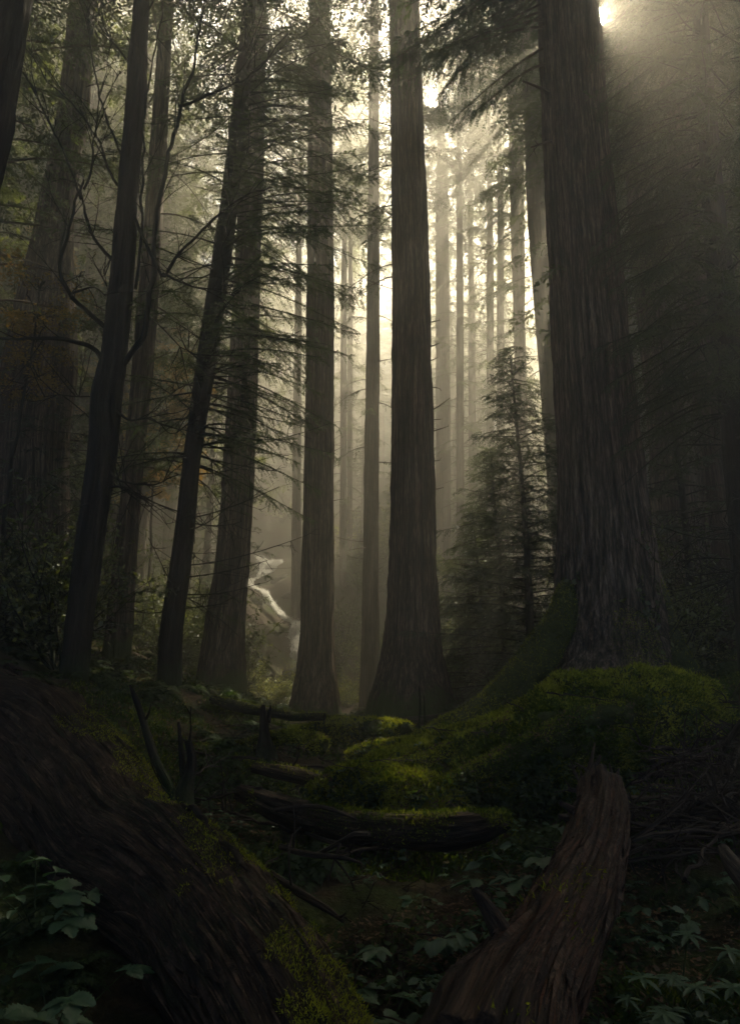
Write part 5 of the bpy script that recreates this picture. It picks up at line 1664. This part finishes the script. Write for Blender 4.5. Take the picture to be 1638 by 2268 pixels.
# ------------------------------------------------------------------ ground cover and fallen leaves
def scatter(n, d0, d1, seed, spread=0.62, pw=1.0):
    r_ = rng(seed)
    d = d0 + (d1 - d0) * r_.random(n) ** pw
    x = r_.uniform(-spread, spread, n) * (d + 1.0)
    return r_, x, d
g = Geo()
r_, x, y = scatter(150000, 1.8, 30, 950, pw=1.6)
k = vnoise(np.stack([x, y, x * 0], 1) * .8, 3) > -.15
x, y = x[k], y[k]
p = np.stack([x, y, ground(x, y) + r_.uniform(0.0, .02, len(x))], 1)
d = norm(r_.normal(0, 1, p.shape) * [1, 1, .25])
ll = r_.uniform(.012, .045, len(x)) * (1 + .05 * y)
g.quads(leaf_quads(p, d, ll * r_.uniform(.08, .3, len(x)), ll, norm(r_.normal(0, .35, p.shape) + [0, 0, 1])))
tag(g.build('leaf_litter', M['litter']), kind='stuff')
g = Geo()
r_, x, y = scatter(240000, 2.0, 26, 951, pw=1.6)
k = vnoise(np.stack([x, y, x * 0], 1) * .7, 33) + .5 * vnoise(np.stack([x, y, x * 0], 1) * 2.5, 34) > 0.0
x, y = x[k], y[k]
p = np.stack([x, y, ground(x, y) - .005], 1)
d = norm(r_.normal(0, .8, p.shape) + [0, 0, .9])
ll = r_.uniform(.02, .08, len(x)) * (1 + .04 * y)
g.quads(leaf_quads(p, d, ll * .1, ll, norm(r_.normal(0, 1, p.shape))))
tag(g.build('ground_moss', M['moss']), kind='stuff')

g = Geo()
r_, x, y = scatter(60000, 2.0, 14, 952, pw=1.4)
k = vnoise(np.stack([x, y, x * 0], 1) * 1.1, 43) + .6 * vnoise(np.stack([x, y, x * 0], 1) * 4, 44) > 0.22
x, y = x[k], y[k]
hh = r_.uniform(.0, .16, len(x)) ** 1.3
p = np.stack([x, y, ground(x, y) + hh], 1)
d = norm(r_.normal(0, 1, p.shape) * [1, 1, .4])
ll = r_.uniform(.018, .05, len(x)) * (1 + .03 * y)
g.quads(leaf_quads(p, d, ll * .3, ll, norm(r_.normal(0, .5, p.shape) + [0, 0, 1])))
tag(g.build('undergrowth', M['fern']), kind='stuff')
r = rng(977)
for k in range(70):
    d = r.uniform(2.3, 6.0)
    px = r.uniform(430, 1600)
    x = (px - PW / 2) / FPX * d
    kind = ('trifoliate', 'lobed', 'palmate')[int(r.integers(0, 3))]
    t = empty('seedling', (x, d, float(ground(x, d)) - .01), 'small leafy seedling on the dark floor of the hollow', 'plant', 'seedlings on the hollow floor', r.uniform(0, 6.28), r.uniform(.22, .5))
    for nm, me in zip(('foliage', 'stem'), PL[kind][int(r.integers(0, 3))]):
        o = bpy.data.objects.new(nm, me)
        COL.objects.link(o)
        o.parent = t

# ------------------------------------------------------------------ the sun itself, far beyond the trees
def sun_ball():
    D = 900.0
    c = np.array([0, 0, CAMZ]) + SUN * D
    u = np.linspace(0, np.pi, 24)
    v = np.linspace(0, 2 * np.pi, 48, endpoint=False)
    d = np.stack([np.sin(u)[:, None] * np.cos(v)[None], np.sin(u)[:, None] * np.sin(v)[None], np.repeat(np.cos(u)[:, None], 48, 1)], -1)
    V = d.reshape(-1, 3) * D * math.tan(R(0.45)) + c
    i = np.arange(23)[:, None] * 48
    j = np.arange(48)[None]
    j2 = (j + 1) % 48
    g = Geo()
    g.add(V, np.stack([i + j, i + 48 + j, i + 48 + j2, i + j2], -1).reshape(-1, 4))
    m, N, L = new_mat('sun_glow')
    e = N.new('ShaderNodeEmission')
    e.inputs['Color'].default_value = (1, .9, .72, 1)
    e.inputs['Strength'].default_value = 40
    tr = N.new('ShaderNodeBsdfTransparent')
    ad = N.new('ShaderNodeAddShader')
    L.new(e.outputs[0], ad.inputs[0]); L.new(tr.outputs[0], ad.inputs[1])
    out = N.new('ShaderNodeOutputMaterial')
    L.new(ad.outputs[0], out.inputs[0])
    m.cycles.emission_sampling = 'NONE'
    o = g.build('sun', m, base=tuple(c), smooth=True)
    tag(o, kind='structure')
sun_ball()

# ------------------------------------------------------------------ haze between the trees
def haze_box():
    g = Geo()
    x0, x1, y0, y1, z0, z1 = -66, 66, -17, 85, -4.0, 50
    V = np.array([[x, y, z] for z in (z0, z1) for y in (y0, y1) for x in (x0, x1)], float)
    g.add(V, [[0, 2, 3, 1], [4, 5, 7, 6], [0, 1, 5, 4], [2, 6, 7, 3], [0, 4, 6, 2], [1, 3, 7, 5]])
    m, N, L = new_mat('haze')
    v = N.new('ShaderNodeVolumePrincipled')
    v.inputs['Density'].default_value = HAZE_DENSITY
    v.inputs['Anisotropy'].default_value = HAZE_G
    v.inputs['Color'].default_value = (0.965, 0.95, 0.885, 1)
    out = N.new('ShaderNodeOutputMaterial')
    L.new(v.outputs[0], out.inputs['Volume'])
    tag(g.build('haze', m), kind='stuff')
haze_box()
